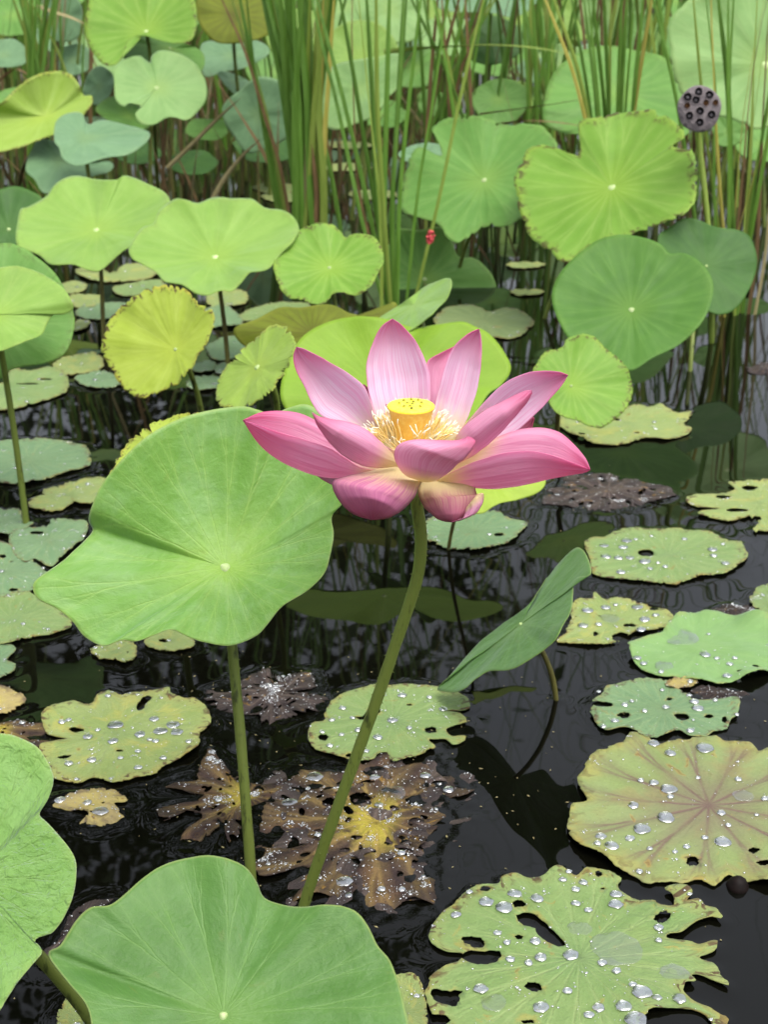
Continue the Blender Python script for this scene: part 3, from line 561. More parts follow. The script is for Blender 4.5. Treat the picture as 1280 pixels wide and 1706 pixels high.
for (px, py, rp, asp, Yk, mk) in FILL:
    pts = [(px + rp * math.cos(a) * rnd.uniform(.86, 1.08), py + rp * asp * math.sin(a) * rnd.uniform(.84, 1.08)) for a in np.linspace(0, 6.28, 12)[:-1]]
    leaf('%s lotus leaf crowded in the gaps between the reed clumps' % {'mid': 'plain green', 'pale': 'pale green', 'blue': 'blue-green', 'lime': 'lime', 'dark': 'dark green'}[mk], mk, pts, (px, py), Yk,
         cup=.08, rings=9, seg=60, hubdisc=False, stem_r=.006, group='crowded leaves behind the reeds')
# ------------------------------------------------------------ water drops (shared shapes)
def ico(sub, seed=0, rough=0.0):
    bm = bmesh.new(); bmesh.ops.create_icosphere(bm, subdivisions=sub, radius=1.0)
    for v in bm.verts:
        k = 1 + rough * noise.noise(v.co * 1.3 + Vector((seed, 0, 0)))
        v.co.x *= k; v.co.y *= k
        v.co.z = v.co.z * (0.62 if v.co.z > 0 else 0.42)          # a bead, flat underneath
    V = [v.co.copy() for v in bm.verts]; Fc = [tuple(x.index for x in f.verts) for f in bm.faces]; bm.free()
    return V, Fc
DROP_ME = []
for k in range(5):
    V, Fc = ico(3, k * 9.1, 0.22); me = bpy.data.meshes.new('water_drop'); me.from_pydata([tuple(v) for v in V], [], Fc)
    me.polygons.foreach_set('use_smooth', [True] * len(me.polygons)); me.materials.append(MAT['drop']); DROP_ME.append(me)
V, Fc = ico(4, 3.3, 0.25); POOL_ME = bpy.data.meshes.new('water_pool'); POOL_ME.from_pydata([tuple(v) for v in V], [], Fc)
POOL_ME.polygons.foreach_set('use_smooth', [True] * len(POOL_ME.polygons)); POOL_ME.materials.append(MAT['pool'])
DV, DF = ico(1)

def add_drops(root, items, hfun, tiny):
    """items: (x, y, rx, ry) metres on the water plane; each its own part. tiny: the same, joined into one part"""
    for (x, y, rx, ry) in items:
        o = bpy.data.objects.new('water_drop', (POOL_ME if rx > 0.0105 else rnd.choice(DROP_ME))); COL.objects.link(o); o.parent = root
        hz = min(rx, ry) * (0.54 if rx < 0.004 else 0.54 * 0.004 / rx)
        if rx > 0.0105: hz *= .75
        o.location = Vector((x, y, hfun(x, y) + (hz * 0.55 if rx <= 0.0105 else 0.0))) - Vector(root.location)
        o.scale = (rx, ry, hz * 1.25); o.rotation_euler = (0, 0, rnd.uniform(-0.5, 0.5))
    if tiny:
        V = []; Fc = []
        for (x, y, r) in tiny:
            b = len(V); z = hfun(x, y) + r * 0.35
            V += [Vector((x, y, z)) + v * r for v in DV]; Fc += [tuple(i + b for i in f) for f in DF]
        tag(mesh_obj('fine_droplets', V, Fc, MAT['drop'], root), kind='stuff')

def ell(cx, cy, rx, ry, rot=0.0, k=14, jag=0.25):
    out = []
    for i in range(k):
        a = 2 * math.pi * i / k; q = 1 + jag * noise.noise(Vector((math.cos(a) * 1.6 + cx, math.sin(a) * 1.6 + cy, 0)))
        x, y = rx * q * math.cos(a), ry * q * math.sin(a)
        out.append((cx + x * math.cos(rot) - y * math.sin(rot), cy + x * math.sin(rot) + y * math.cos(rot)))
    return out

NPAD = [0]; EDGES = []
def pad(label, mat, pts, hub=None, holes=(), rag=2.0, nbig=8, ntiny=25, bigr=(0.0018, 0.0042), curl=0.004, z0=0.004, drops=(), group=None,
        cat='lily pad', name='floating_leaf', lift=None, seg=190, thick=0.0009, warp=0.0015, hubdot=True, randholes=0, sunk=False):
    """a leaf lying on the water: outline and holes in photo pixels, laid onto the water plane"""
    NPAD[0] += 1; sid = NPAD[0] * 3.7
    sp = closed_spline(pts, seg)[:, :2]
    c = sp.mean(0) if hub is None else np.array(hub, float)
    for i in range(seg):
        d = sp[i] - sp.mean(0); d /= max(1e-6, np.hypot(*d)); a = 2 * math.pi * i / seg
        q = Vector((math.cos(a) * 5, math.sin(a) * 5, sid))
        k = noise.noise(q) * 0.7 + 0.7 * noise.noise(q * 2.7) + 0.6 * noise.noise(q * 6.5) + 0.6 * noise.noise(q * 14)
        if noise.noise(q * 1.9 + Vector((3, 1, 0))) > 0.36: k -= 1.4
        sp[i] += d * (rag + 1.0) * k * np.array((1, 0.6))
    W = np.array([tuple(onZ(x, y, z0))[:2] for x, y in sp])
    C = np.array(tuple(onZ(c[0], c[1], z0))[:2])
    HL = [np.array([tuple(onZ(x, y, z0))[:2] for x, y in closed_spline(h, max(14, len(h) * 2))[:, :2]]) for h in holes]
    for hi_, h in enumerate(HL):
        hc = h.mean(0); sz = float(np.mean(np.hypot(*(h - hc).T)))
        h = np.concatenate([h, (h + np.roll(h, -1, 0)) / 2], 1).reshape(-1, 2)
        for i in range(len(h)):
            q = Vector(((h[i, 0] - hc[0]) / sz * 2.2, (h[i, 1] - hc[1]) / sz * 2.2, sid + hi_)); h[i] += (h[i] - hc) / max(1e-6, np.hypot(*(h[i] - hc))) * min(sz, .006) * (.28 * noise.noise(q) + .24 * noise.noise(q * 2.9))
        HL[hi_] = h
    lo, hi = W.min(0), W.max(0); R = float(np.mean(np.hypot(*(W - C).T)))
    for _ in range(randholes):
        a, rr = rnd.uniform(0, 6.28), R * rnd.uniform(0.25, 0.85); cc = C + np.array((math.cos(a), math.sin(a))) * rr
        if not inside(W, cc[None])[0]: continue
        s0 = rnd.uniform(0.012, 0.045) * R; e = rnd.uniform(1, 2.4); ro = rnd.uniform(0, 3.1); pp = []
        for i in range(14):
            t = 2 * math.pi * i / 14; q = 1 + 0.5 * noise.noise(Vector((math.cos(t), math.sin(t), sid + _)))
            x, y = s0 * e * q * math.cos(t), s0 * q * math.sin(t); pp.append(cc + np.array((x * math.cos(ro) - y * math.sin(ro), x * math.sin(ro) + y * math.cos(ro))))
        HL.append(np.array(pp))
    EDGES.append(W); EDGES.extend(HL)
    step = R / 20
    gx, gy = np.meshgrid(np.arange(lo[0], hi[0], step), np.arange(lo[1], hi[1], step))
    G = np.stack([gx.ravel(), gy.ravel()], 1) + np.random.RandomState(NPAD[0]).uniform(-.3, .3, (gx.size, 2)) * step
    G = G[inside(W, G)]
    allv = [Vector(p) for p in W]; edges = [(i, (i + 1) % seg) for i in range(seg)]
    for h in HL:
        b = len(allv); allv += [Vector(p) for p in h]; edges += [(b + i, b + (i + 1) % len(h)) for i in range(len(h))]
    allv += [Vector(p) for p in G]
    r = geometry.delaunay_2d_cdt(allv, edges, [], 0, 1e-6)
    ov = np.array([tuple(v) for v in r[0]]); tri = np.array([f for f in r[2]])
    cen = ov[tri].mean(1); keep = inside(W, cen)
    for h in HL: keep &= ~inside(h, cen)
    tri = tri[keep]
    used = np.unique(tri); remap = -np.ones(len(ov), int); remap[used] = np.arange(len(used)); ov = ov[used]; tri = remap[tri]
    ang = np.arctan2(W[:, 1] - C[1], W[:, 0] - C[0]); rad = np.hypot(*(W - C).T); o = np.argsort(ang)
    A = np.concatenate([ang[o] - 2 * np.pi, ang[o], ang[o] + 2 * np.pi]); RR = np.concatenate([rad[o]] * 3)
    def hfun(x, y):
        d = math.hypot(x - C[0], y - C[1]); th = math.atan2(y - C[1], x - C[0]); e = min(1.0, d / max(1e-6, float(np.interp(th, A, RR))))
        q = Vector((x * 22, y * 22, sid))
        z = z0 + warp * (noise.noise(q) + 0.5 * noise.noise(q * 2.7)) + 0.0005 * abs(math.sin(th * 10)) * e
        z += curl * max(0.0, noise.noise(Vector((math.cos(th) * 2.2, math.sin(th) * 2.2, sid)) ) + 0.15) * max(0, e - 0.55) ** 1.5 * 4
        if sunk: z += .0045 * noise.noise(q * 1.7 + Vector((9, 0, 0))) + .0012 - .0068 * max(0, e - .35)
        return max(-.004 if sunk else 0.0027, z)
    V = [(x, y, hfun(x, y)) for x, y in ov]
    th = np.arctan2(ov[:, 1] - C[1], ov[:, 0] - C[0]); e = np.minimum(1.0, np.hypot(*(ov - C).T) / np.maximum(1e-6, np.interp(th, A, RR)))
    U = np.stack([np.cos(th) * e, np.sin(th) * e], 1)
    Fc = []
    for t in tri:
        a, b, c3 = ov[t[0]], ov[t[1]], ov[t[2]]
        Fc.append(tuple(int(i) for i in (t if (b[0] - a[0]) * (c3[1] - a[1]) - (b[1] - a[1]) * (c3[0] - a[0]) > 0 else t[::-1])))
    root = empty(name, (C[0], C[1], 0.0)); tag(root, label, cat, group)
    bo = mesh_obj('blade', V, Fc, MAT[mat], root, uvs=U); solid(bo, thick)
    Bd = np.vstack([W] + HL); dist = np.sqrt(((ov[:, None, :] - Bd[None]) ** 2).sum(2)).min(1) / (0.16 * R)
    ul = bo.data.uv_layers.new(name='Edge'); li = np.empty(len(bo.data.loops), dtype=np.int32); bo.data.loops.foreach_get('vertex_index', li)
    ul.data.foreach_set('uv', np.stack([dist, dist], 1).astype(np.float32)[li].ravel())
    def ok(p):
        return inside(W, p[None])[0] and not any(inside(h, p[None])[0] for h in HL)
    items = []
    for (px, py, rx) in drops:
        p = onZ(px, py, z0); m = (p - CAM).length / F; items.append((p.x, p.y, rx * m, rx * m * rnd.uniform(.85, 1.1)))
    for _ in range(nbig):
        for _t in range(12):
            p = np.array((rnd.uniform(lo[0], hi[0]), rnd.uniform(lo[1], hi[1])))
            if ok(p) and all((p[0] - q[0]) ** 2 + (p[1] - q[1]) ** 2 > (q[2] * 1.6 + bigr[0]) ** 2 for q in items):
                s0 = bigr[0] * .7 + (bigr[1] - bigr[0] * .7) * rnd.random() ** 3; items.append((p[0], p[1], s0, s0 * rnd.uniform(.75, 1.15))); break
    tiny = []; k = 0
    while len(tiny) < ntiny * (2.2 if sunk else 1.5) and k < ntiny * 14:
        k += 1
        if rnd.random() < 0.5 and items:
            q = rnd.choice(items); a = rnd.uniform(0, 6.28); dd = q[2] * rnd.uniform(1.4, 4); p = np.array((q[0] + math.cos(a) * dd, q[1] + math.sin(a) * dd))
        else: p = np.array((rnd.uniform(lo[0], hi[0]), rnd.uniform(lo[1], hi[1])))
        if ok(p) and (not sunk or hfun(p[0], p[1]) > .0012): tiny.append((p[0], p[1], rnd.uniform(0.0004, 0.0011) * (1.5 if rnd.random() < .15 else 1)))
    add_drops(root, items, hfun, tiny)
    return root

pad('tattered floating leaf full of holes and large water beads below the red-veined leaf', 'pad',
    [(715,1555),(722,1540),(735,1520),(755,1505),(775,1490),(800,1475),(832,1472),(835,1462),(860,1455),(880,1463),(905,1461),(920,1447),(935,1444),(950,1455),(962,1460),(978,1445),(1000,1447),(1020,1452),(1037,1463),(1030,1475),(1050,1490),(1070,1500),(1090,1503),(1110,1510),(1124,1510),(1122,1492),(1107,1483),(1125,1476),(1148,1480),(1155,1490),(1145,1502),(1165,1500),(1175,1510),(1195,1518),(1203,1533),(1185,1530),(1165,1535),(1150,1545),(1135,1555),(1113,1558),(1113,1566),(1150,1570),(1165,1575),(1193,1570),(1192,1584),(1165,1595),(1190,1605),(1205,1625),(1216,1643),(1195,1637),(1170,1625),(1152,1625),(1160,1638),(1144,1640),(1143,1655),(1160,1670),(1185,1680),(1200,1690),(1218,1700),(1200,1725),(1175,1690),(1140,1680),(1090,1685),(1065,1705),(1050,1735),(1000,1750),(900,1750),(800,1735),(745,1718),(720,1690),(708,1655),(715,1630),(740,1610),(765,1600),(770,1588),(740,1584),(718,1570)],
    hub=(966, 1596), rag=1.4, nbig=20, ntiny=150, seg=420, curl=0.006,
    holes=[[(861,1525),(885,1521),(905,1535),(925,1552),(942,1570),(936,1578),(915,1570),(897,1557),(890,1545),(870,1541)], ell(866,1507,12,6), ell(890,1644,14,8,.2), [(720,1650),(745,1650),(772,1652),(764,1662),(766,1676),(742,1674),(721,1668)], [(768,1592),(790,1583),(834,1586),(824,1604),(790,1605)], ell(1105,1528,13,7,-.4,jag=.6), ell(865,1561,7,4), ell(809,1482,9,5), ell(998,1455,6,5), ell(1005,1480,4,2), ell(730,1700,18,9), ell(790,1568,20,8,.25), ell(880,1702,12,4)],
    drops=[(1031,1580,40),(968,1547,20),(824,1671,20),(1127,1624,22),(1070,1655,16),(952,1592,13),(811,1506,12),(841,1515,14),(858,1491,12),(896,1499,10),(1027,1508,12),(1027,1490,10),(938,1468,7),(972,1471,8),(960,1484,7),(960,1506,8),(981,1517,7),(902,1679,13),(802,1651,12),(760,1525,9),(902,1595,10),(893,1568,9),(1040,1678,13),(998,1679,10),(982,1691,9),(1133,1665,11),(1098,1547,8),(1096,1664,8),(1028,1618,8),(1004,1605,8),(946,1652,8),(829,1556,7),(851,1599,8),(1098,1570,6),(1055,1641,7),(1060,1703,18)])
pad('big yellowish floating leaf with reddish radiating veins and a burnt hole', 'padr',
    [(945,1385),(950,1360),(955,1345),(978,1340),(968,1318),(962,1300),(970,1285),(990,1262),(1010,1257),(1035,1245),(1045,1228),(1060,1220),(1080,1228),(1095,1240),(1130,1232),(1180,1226),(1195,1224),(1210,1235),(1250,1238),(1265,1255),(1290,1250),(1370,1290),(1400,1350),(1370,1430),(1300,1470),(1260,1470),(1235,1468),(1215,1458),(1200,1470),(1190,1475),(1165,1465),(1140,1470),(1110,1468),(1080,1472),(1060,1460),(1030,1450),(1000,1430),(965,1412)],
    hub=(1182, 1341), rag=1.6, nbig=22, ntiny=130, seg=300, curl=0.010, holes=[ell(1155,1435,10,9), ell(1257,1417,9,5), ell(1275,1440,14,5)],
    drops=[(1115,1315,14),(1111,1363,14),(1070,1383,14),(1206,1403,14),(1175,1248,14),(1240,1327,17),(1002,1398,9),(1020,1417,12),(1056,1342,9),(1050,1400,8),(1118,1256,9),(1090,1305,8),(1090,1240,10),(1203,1355,7),(996,1414,6),(1066,1453,6),(1118,1328,6),(1175,1397,6),(1145,1412,6),(1231,1300,6),(1275,1333,6)])
pad('green floating leaf with small black holes and a frayed yellow end', 'padb',
    [(985,1180),(990,1165),(1005,1155),(1010,1145),(1040,1137),(1080,1133),(1115,1133),(1130,1148),(1145,1155),(1160,1165),(1200,1165),(1230,1165),(1231,1190),(1218,1200),(1215,1212),(1190,1218),(1175,1227),(1150,1225),(1130,1217),(1110,1224),(1090,1229),(1072,1226),(1055,1217),(1035,1212),(1012,1217),(995,1205),(985,1190)],
    rag=1.5, nbig=8, ntiny=40, seg=240, holes=[ell(1003,1173,20,5,.1), ell(1040,1191,10,5), ell(1137,1194,13,5,.1), ell(1116,1164,5,3), ell(1182,1194,8,3), ell(1208,1200,5,5)], drops=[(1042,1174,6),(1110,1179,6),(1164,1181,10),(1158,1170,8),(1075,1186,5),(1025,1202,7),(1151,1218,7),(998,1154,4),(1104,1150,4)])
pad('fresh green floating leaf cupped round a pool of rainwater', 'padg',
    [(1047,1090),(1050,1080),(1075,1070),(1100,1062),(1115,1048),(1130,1032),(1160,1025),(1200,1024),(1245,1028),(1300,1045),(1340,1080),(1310,1115),(1260,1128),(1215,1138),(1175,1138),(1130,1130),(1100,1127),(1065,1112)],
    hub=(1170, 1076), rag=0.8, nbig=5, ntiny=50, seg=240, curl=0.016, warp=0.003, drops=[(1135,1062,30),(1108,1111,15),(1176,1092,9),(1061,1101,8),(1073,1107,6),(1213,1127,8),(1217,1108,6),(1195,1098,5),(1102,1122,5),(1225,1098,5)], holes=[ell(1260,1110,6,2), ell(1232,1121,5,2)])
pad('ragged floating leaf with spiky edge tucked beside the tilted leaf', 'pady',
    [(930,1068),(942,1052),(952,1035),(955,1005),(985,1000),(993,988),(1005,1000),(1030,1000),(1060,1003),(1090,1012),(1110,1015),(1124,1030),(1120,1040),(1100,1046),(1080,1050),(1060,1052),(1035,1066),(1010,1073),(970,1073)],
    rag=2.4, nbig=9, ntiny=45, seg=220, holes=[ell(1033,1061,14,7), ell(1050,1041,12,3), ell(1090,1014,8,3)], drops=[(1018,1030,16),(980,1018,10),(1010,1013,8),(1075,1032,9),(1093,1026,6),(1062,1012,10),(972,1042,9),(998,1041,6),(1069,1053,8)], randholes=3)
pad('oval floating leaf with one dark round hole and rows of beads', 'pad',
    [(973,905),(990,895),(1010,893),(1025,884),(1060,879),(1100,881),(1130,880),(1150,885),(1180,885),(1195,890),(1215,900),(1237,903),(1243,915),(1247,928),(1235,940),(1210,955),(1190,957),(1160,962),(1130,972),(1095,970),(1060,967),(1020,963),(995,958),(985,950),(982,930)],
    hub=(1115, 925), rag=1.6, nbig=9, ntiny=50, seg=240, holes=[ell(1077,921,14,6,jag=.1)], drops=[(1010,928,9),(1031,930,8),(1050,930,7),(1075,936,10),(1039,913,8),(1007,910,8),(1035,954,8),(1045,902,9),(1188,916,8),(1190,926,6),(1210,941,7),(1141,899,5),(1109,945,5),(1097,939,4),(1084,948,5),(1060,900,4)])
pad('decayed yellow floating leaf with a fishbone of brown veins', 'pady',
    [(1143,832),(1160,825),(1200,822),(1225,815),(1215,805),(1240,803),(1280,798),(1330,800),(1380,830),(1340,870),(1280,885),(1255,884),(1265,870),(1245,862),(1220,868),(1195,864),(1170,858),(1165,851),(1200,847),(1160,843)],
    hub=(1265, 838), rag=2.0, nbig=9, ntiny=60, holes=[ell(1250,813,13,4), ell(1205,827,11,3), ell(1230,850,20,3), ell(1262,864,8,4)], randholes=2)
pad('pale yellow floating leaf spattered with rain below the small yellowish leaf', 'pady',
    [(925,702),(935,692),(960,690),(1020,690),(1045,678),(1060,673),(1085,678),(1100,672),(1115,680),(1130,687),(1153,685),(1150,698),(1140,705),(1153,715),(1140,725),(1110,732),(1075,730),(1050,738),(1020,741),(985,738),(960,728),(940,715)],
    rag=1.2, nbig=22, ntiny=30, bigr=(0.0018, 0.0045), holes=[ell(970,724,6,2)], randholes=2)
pad('round greenish floating leaf under the flower stalk and petals', 'padb',
    [(705,875),(730,860),(780,862),(820,853),(850,865),(880,870),(868,885),(855,900),(830,908),(795,917),(760,915),(735,910),(710,900)], rag=2.0, nbig=8, ntiny=25, holes=[ell(832,891,9,3), ell(722,905,6,3)])
pad('dull olive floating leaf behind the upper petals', 'pado',
    [(722,535),(740,515),(770,508),(800,512),(815,518),(845,513),(870,520),(890,535),(880,550),(860,562),(830,563),(790,555),(750,550)], rag=1.5, nbig=9, ntiny=50, bigr=(.002, .005))
pad('light green floating leaf with bitten edge crossed by the flower stalk', 'pad',
    [(513,1225),(520,1205),(540,1200),(540,1185),(550,1170),(575,1153),(600,1147),(625,1140),(650,1143),(670,1140),(690,1139),(720,1142),(745,1148),(765,1155),(780,1165),(782,1178),(765,1183),(738,1182),(765,1188),(778,1203),(760,1208),(745,1215),(752,1226),(775,1226),(772,1235),(755,1240),(740,1230),(717,1234),(725,1245),(710,1255),(690,1262),(655,1269),(645,1256),(630,1256),(620,1265),(585,1267),(555,1257),(530,1250),(518,1240)],
    hub=(655, 1200), rag=1.0, nbig=14, ntiny=70, seg=300, holes=[ell(538,1228,9,5), ell(718,1216,10,6), [(588,1194),(605,1192),(617,1176),(622,1184),(634,1180),(630,1190),(608,1199)], ell(582,1260,6,4), ell(682,1174,5,2)], drops=[(670,1159,8),(571,1181,6),(553,1200,6),(598,1217,7),(630,1229,8),(654,1200,9),(569,1225,5),(550,1243,6),(610,1253,6),(739,1182,7),(716,1163,5)])
pad('broad floating leaf with scalloped edge and oblong holes beside the wrinkled leaf', 'pady',
    [(70,1195),(85,1180),(110,1170),(125,1168),(150,1172),(165,1155),(185,1150),(200,1158),(225,1152),(260,1155),(283,1152),(285,1160),(310,1165),(325,1163),(345,1180),(350,1205),(335,1220),(333,1240),(315,1258),(275,1275),(255,1290),(225,1296),(190,1304),(165,1296),(150,1296),(130,1304),(100,1300),(80,1292),(70,1270),(68,1245),(112,1232),(95,1227),(78,1222),(72,1208)],
    hub=(193, 1222), rag=1.0, nbig=16, ntiny=90, seg=300, curl=.008, holes=[[(226,1180),(235,1165),(248,1162),(254,1168),(243,1172),(238,1182)], ell(126,1216,13,4,.1), ell(106,1261,12,3,-.15), ell(199,1250,6,2)],
    drops=[(192,1208,13),(233,1224,9),(267,1219,12),(288,1208,11),(295,1220,10),(257,1199,8),(188,1235,9),(146,1228,8),(153,1267,8),(115,1274,7),(230,1281,7),(103,1206,6),(114,1202,5),(272,1265,6),(127,1299,4),(314,1238,5),(259,1235,6),(249,1232,5)])
pad('plain yellow-green floating leaf under the big creased leaf', 'pad', [(-60,1000),(0,993),(40,985),(55,990),(80,1005),(100,1015),(122,1040),(90,1055),(60,1060),(30,1068),(0,1075),(-60,1070)], rag=1.0, nbig=9, ntiny=60)
pad('green floating leaf with a few bright beads and a dark hole, beside the creased leaf', 'padb', [(-40,905),(10,905),(40,925),(70,945),(80,965),(60,980),(30,988),(-40,990)], rag=1.5, nbig=13, ntiny=60, holes=[ell(22,983,8,3), ell(4,927,6,3)], randholes=1)
pad('blue-green floating leaf with a narrow slit near the foot of a leaf stalk', 'padb', [(15,900),(30,880),(80,875),(85,866),(120,865),(145,870),(142,895),(122,910),(85,942),(60,930),(40,937),(20,920)], rag=1.0, nbig=13, ntiny=60, holes=[ell(60,888,12,3,-.05)])
pad('pointed blue-green floating leaf at the foot of a leaf stalk', 'padb', [(-40,850),(0,848),(30,850),(36,860),(42,872),(56,872),(40,882),(10,890),(-40,888)], rag=1.0, nbig=8, ntiny=50)
pad('rounded floating leaf behind a leaf stalk, yellow along its rim', 'padb', [(-50,760),(0,735),(40,732),(80,731),(110,735),(130,740),(145,745),(152,768),(140,778),(100,790),(50,805),(0,803),(-50,790)], rag=1.2, nbig=12, ntiny=60, bigr=(.002, .006))
pad('torn yellowish floating leaf reaching behind the creased leaf', 'pady', [(47,835),(70,825),(75,815),(120,805),(140,798),(172,797),(185,810),(170,830),(150,840),(120,840),(100,850),(80,852),(55,848)], rag=2.0, nbig=7, ntiny=50)
pad('long floating leaf with slits, near the drooping edge of the tucked leaf', 'pad', [(-60,650),(0,640),(20,615),(50,618),(85,612),(110,625),(112,650),(95,660),(60,670),(15,682),(-60,680)], rag=1.5, nbig=12, ntiny=55, bigr=(.002, .006), holes=[ell(45,639,20,1.5), ell(75,632,12,1.5)])
SM = 'small %s floating leaf in the cluster of pads behind the creased leaf'
for i, (q, m) in enumerate([
    ([(88,605),(110,595),(140,588),(165,592),(172,610),(150,620),(115,625),(95,618)], 'pady'),
    ([(124,628),(145,620),(175,618),(205,635),(190,645),(155,646),(135,640)], 'padb'),
    ([(125,450),(165,448),(185,455),(215,440),(262,446),(262,460),(215,468),(175,470),(140,464)], 'pady'),
    ([(188,480),(215,472),(262,466),(275,478),(245,490),(200,492)], 'pad'),
    ([(112,500),(120,492),(150,490),(172,495),(165,508),(130,513)], 'pady'),
    ([(125,522),(145,508),(200,503),(215,512),(200,528),(170,532),(140,530)], 'padb'),
    ([(118,545),(130,534),(150,534),(145,545),(125,552)], 'pady'),
    ([(100,475),(125,468),(145,475),(135,486),(110,488)], 'pady'),
    ([(345,490),(380,482),(408,488),(412,503),(380,512),(350,510)], 'pady'),
    ([(330,520),(370,510),(395,520),(405,540),(370,545),(335,540)], 'padb'),
    ([(398,530),(415,515),(460,505),(505,505),(520,515),(480,528),(430,536)], 'pad'),
    ([(345,575),(380,562),(405,565),(415,582),(390,598),(355,598)], 'padb'),
    ([(318,610),(345,600),(360,608),(350,618),(325,620)], 'padb'),
    ([(310,638),(330,626),(365,628),(372,640),(345,650),(318,648)], 'padb'),
    ([(355,612),(380,604),(405,612),(395,624),(365,624)], 'padb')]):
    pad(SM % {'pady': 'yellowish', 'padb': 'blue-green', 'pad': 'plain green'}[m], m, q, rag=1.3, nbig=6, ntiny=16, seg=90, bigr=(.002, .006), group='cluster of small speckled pads')
for q in ([(420,312),(450,305),(490,308),(495,318),(450,322)], [(435,326),(465,320),(498,324),(495,335),(455,336)], [(530,240),(560,236),(610,238),(620,245),(570,248)], [(532,278),(570,272),(612,275),(615,282),(560,285)], [(580,322),(620,316),(662,320),(650,330),(600,332)], [(850,485),(870,482),(905,484),(900,490),(865,492)], [(845,440),(880,436),(910,440),(890,446),(855,446)]):
    pad('thin yellowish sliver of a floating leaf on the water between the reed clumps', 'pady', q, rag=1.0, nbig=0, ntiny=0, seg=60, group='far floating leaves between the reeds')
pad('yellow-brown scrap of floating leaf by the wrinkled leaf', 'roty', [(-40,1140),(0,1140),(20,1150),(43,1165),(25,1180),(0,1190),(-40,1190)], rag=2.0, nbig=3, ntiny=20)
pad('notched green scrap of floating leaf over open dark water', 'padb', [(-40,1075),(15,1073),(25,1085),(10,1100),(25,1110),(10,1125),(-40,1130)], rag=1.5, nbig=3, ntiny=10)
pad('small floating leaf scrap with an orange stain below the creased leaf', 'pady', [(150,1085),(165,1075),(200,1065),(220,1070),(228,1090),(210,1105),(190,1100),(165,1097)], rag=1.5, nbig=3, ntiny=10, randholes=2)
pad('small spotted floating leaf peeping from under the creased leaf', 'pady', [(240,1072),(255,1055),(285,1045),(315,1060),(325,1075),(300,1084),(265,1082)], rag=1.0, nbig=2, ntiny=8, holes=[ell(272,1068,7,3)])
pad('yellow floating leaf under the stalk of the wrinkled leaf', 'pady', [(95,1706),(110,1670),(130,1655),(160,1665),(190,1700),(180,1740),(130,1750)], rag=1.5, nbig=3, ntiny=25)
pad('narrow yellowish floating leaf between the dark lobed leaf and the tattered one', 'pady', [(640,1650),(660,1625),(688,1624),(703,1640),(710,1672),(712,1706),(700,1740),(650,1740)], rag=1.0, nbig=2, ntiny=20)
pad('small yellow torn scrap above the frayed green floating leaf', 'roty', [(1108,1142),(1120,1133),(1150,1129),(1163,1134),(1158,1143),(1130,1147)], rag=1.0, nbig=1, ntiny=6, seg=90, z0=.005)
pad('curled floating leaf scrap cut by the picture edge', 'pad', [(1255,990),(1265,980),(1290,975),(1330,985),(1330,1020),(1280,1026),(1262,1015),(1250,1004)], rag=1.5, nbig=7, ntiny=50)
# --- rotting leaves
pad('rotting brown floating leaf with a bright yellow heart and yellow veins', 'rot',
    [(440,1350),(455,1320),(475,1300),(500,1285),(515,1275),(540,1285),(570,1283),(600,1272),(625,1262),(640,1255),(660,1275),(700,1268),(735,1280),(750,1290),(770,1300),(792,1310),(770,1325),(745,1325),(720,1320),(700,1320),(684,1328),(705,1345),(735,1355),(745,1365),(725,1375),(715,1390),(700,1410),(695,1430),(712,1450),(725,1480),(730,1500),(705,1500),(680,1495),(650,1512),(610,1517),(600,1497),(565,1500),(545,1490),(520,1490),(488,1495),(525,1455),(500,1440),(470,1455),(430,1460),(425,1430),(430,1405),(470,1412),(500,1408),(532,1397),(480,1390),(440,1390),(435,1370)],
    hub=(628, 1370), rag=7.0, nbig=26, ntiny=420, seg=520, curl=.006, warp=.003, holes=[ell(600,1334,18,13), ell(580,1440,20,15,-.3), ell(648,1402,7,4), ell(667,1453,6,3), ell(548,1338,12,7), ell(594,1395,9,4)], randholes=45, cat='dead leaf', name='rotting_leaf', sunk=True,
    drops=[(653,1322,24),(482,1335,14),(525,1292,14),(574,1467,14),(625,1295,9),(632,1343,8),(709,1292,9),(748,1314,9),(530,1395,6),(669,1425,7),(636,1483,7),(581,1489,6),(670,1481,6)])
pad('dark sodden leaf debris spread round the yellow-hearted rotting leaf', 'rotd',
    [(400,1370),(430,1310),(470,1285),(530,1262),(600,1258),(660,1250),(740,1268),(800,1305),(790,1345),(770,1380),(740,1420),(745,1480),(720,1520),(640,1535),(560,1525),(480,1510),(430,1480),(405,1430)],
    hub=(620, 1380), rag=14.0, nbig=0, ntiny=260, seg=420, warp=.003, z0=.0012, randholes=90, cat='dead leaf', name='rotting_leaf', sunk=True)
pad('dark rotting leaf strands floating between the two stalks', 'rot',
    [(265,1302),(300,1290),(330,1280),(345,1245),(370,1262),(395,1280),(410,1300),(440,1308),(475,1298),(452,1330),(420,1345),(402,1360),(398,1385),(382,1402),(375,1385),(380,1362),(350,1385),(320,1407),(298,1400),(310,1380),(340,1358),(310,1350),(275,1367),(266,1345),(310,1330),(340,1322),(300,1315)],
    hub=(412, 1328), rag=6.0, nbig=5, ntiny=200, seg=420, curl=.005, warp=.003, randholes=35, cat='dead leaf', name='rotting_leaf', sunk=True)
pad('blackish soaked leaf remains sprinkled with tiny drops behind the leaf stalk', 'rotd',
    [(345,1150),(400,1130),(440,1113),(470,1125),(510,1118),(528,1140),(500,1150),(542,1160),(547,1175),(510,1185),(470,1195),(440,1207),(430,1190),(400,1187),(355,1175)], rag=7.0, nbig=6, ntiny=260, seg=420, warp=.003, randholes=35, cat='dead leaf', name='rotting_leaf', sunk=True)
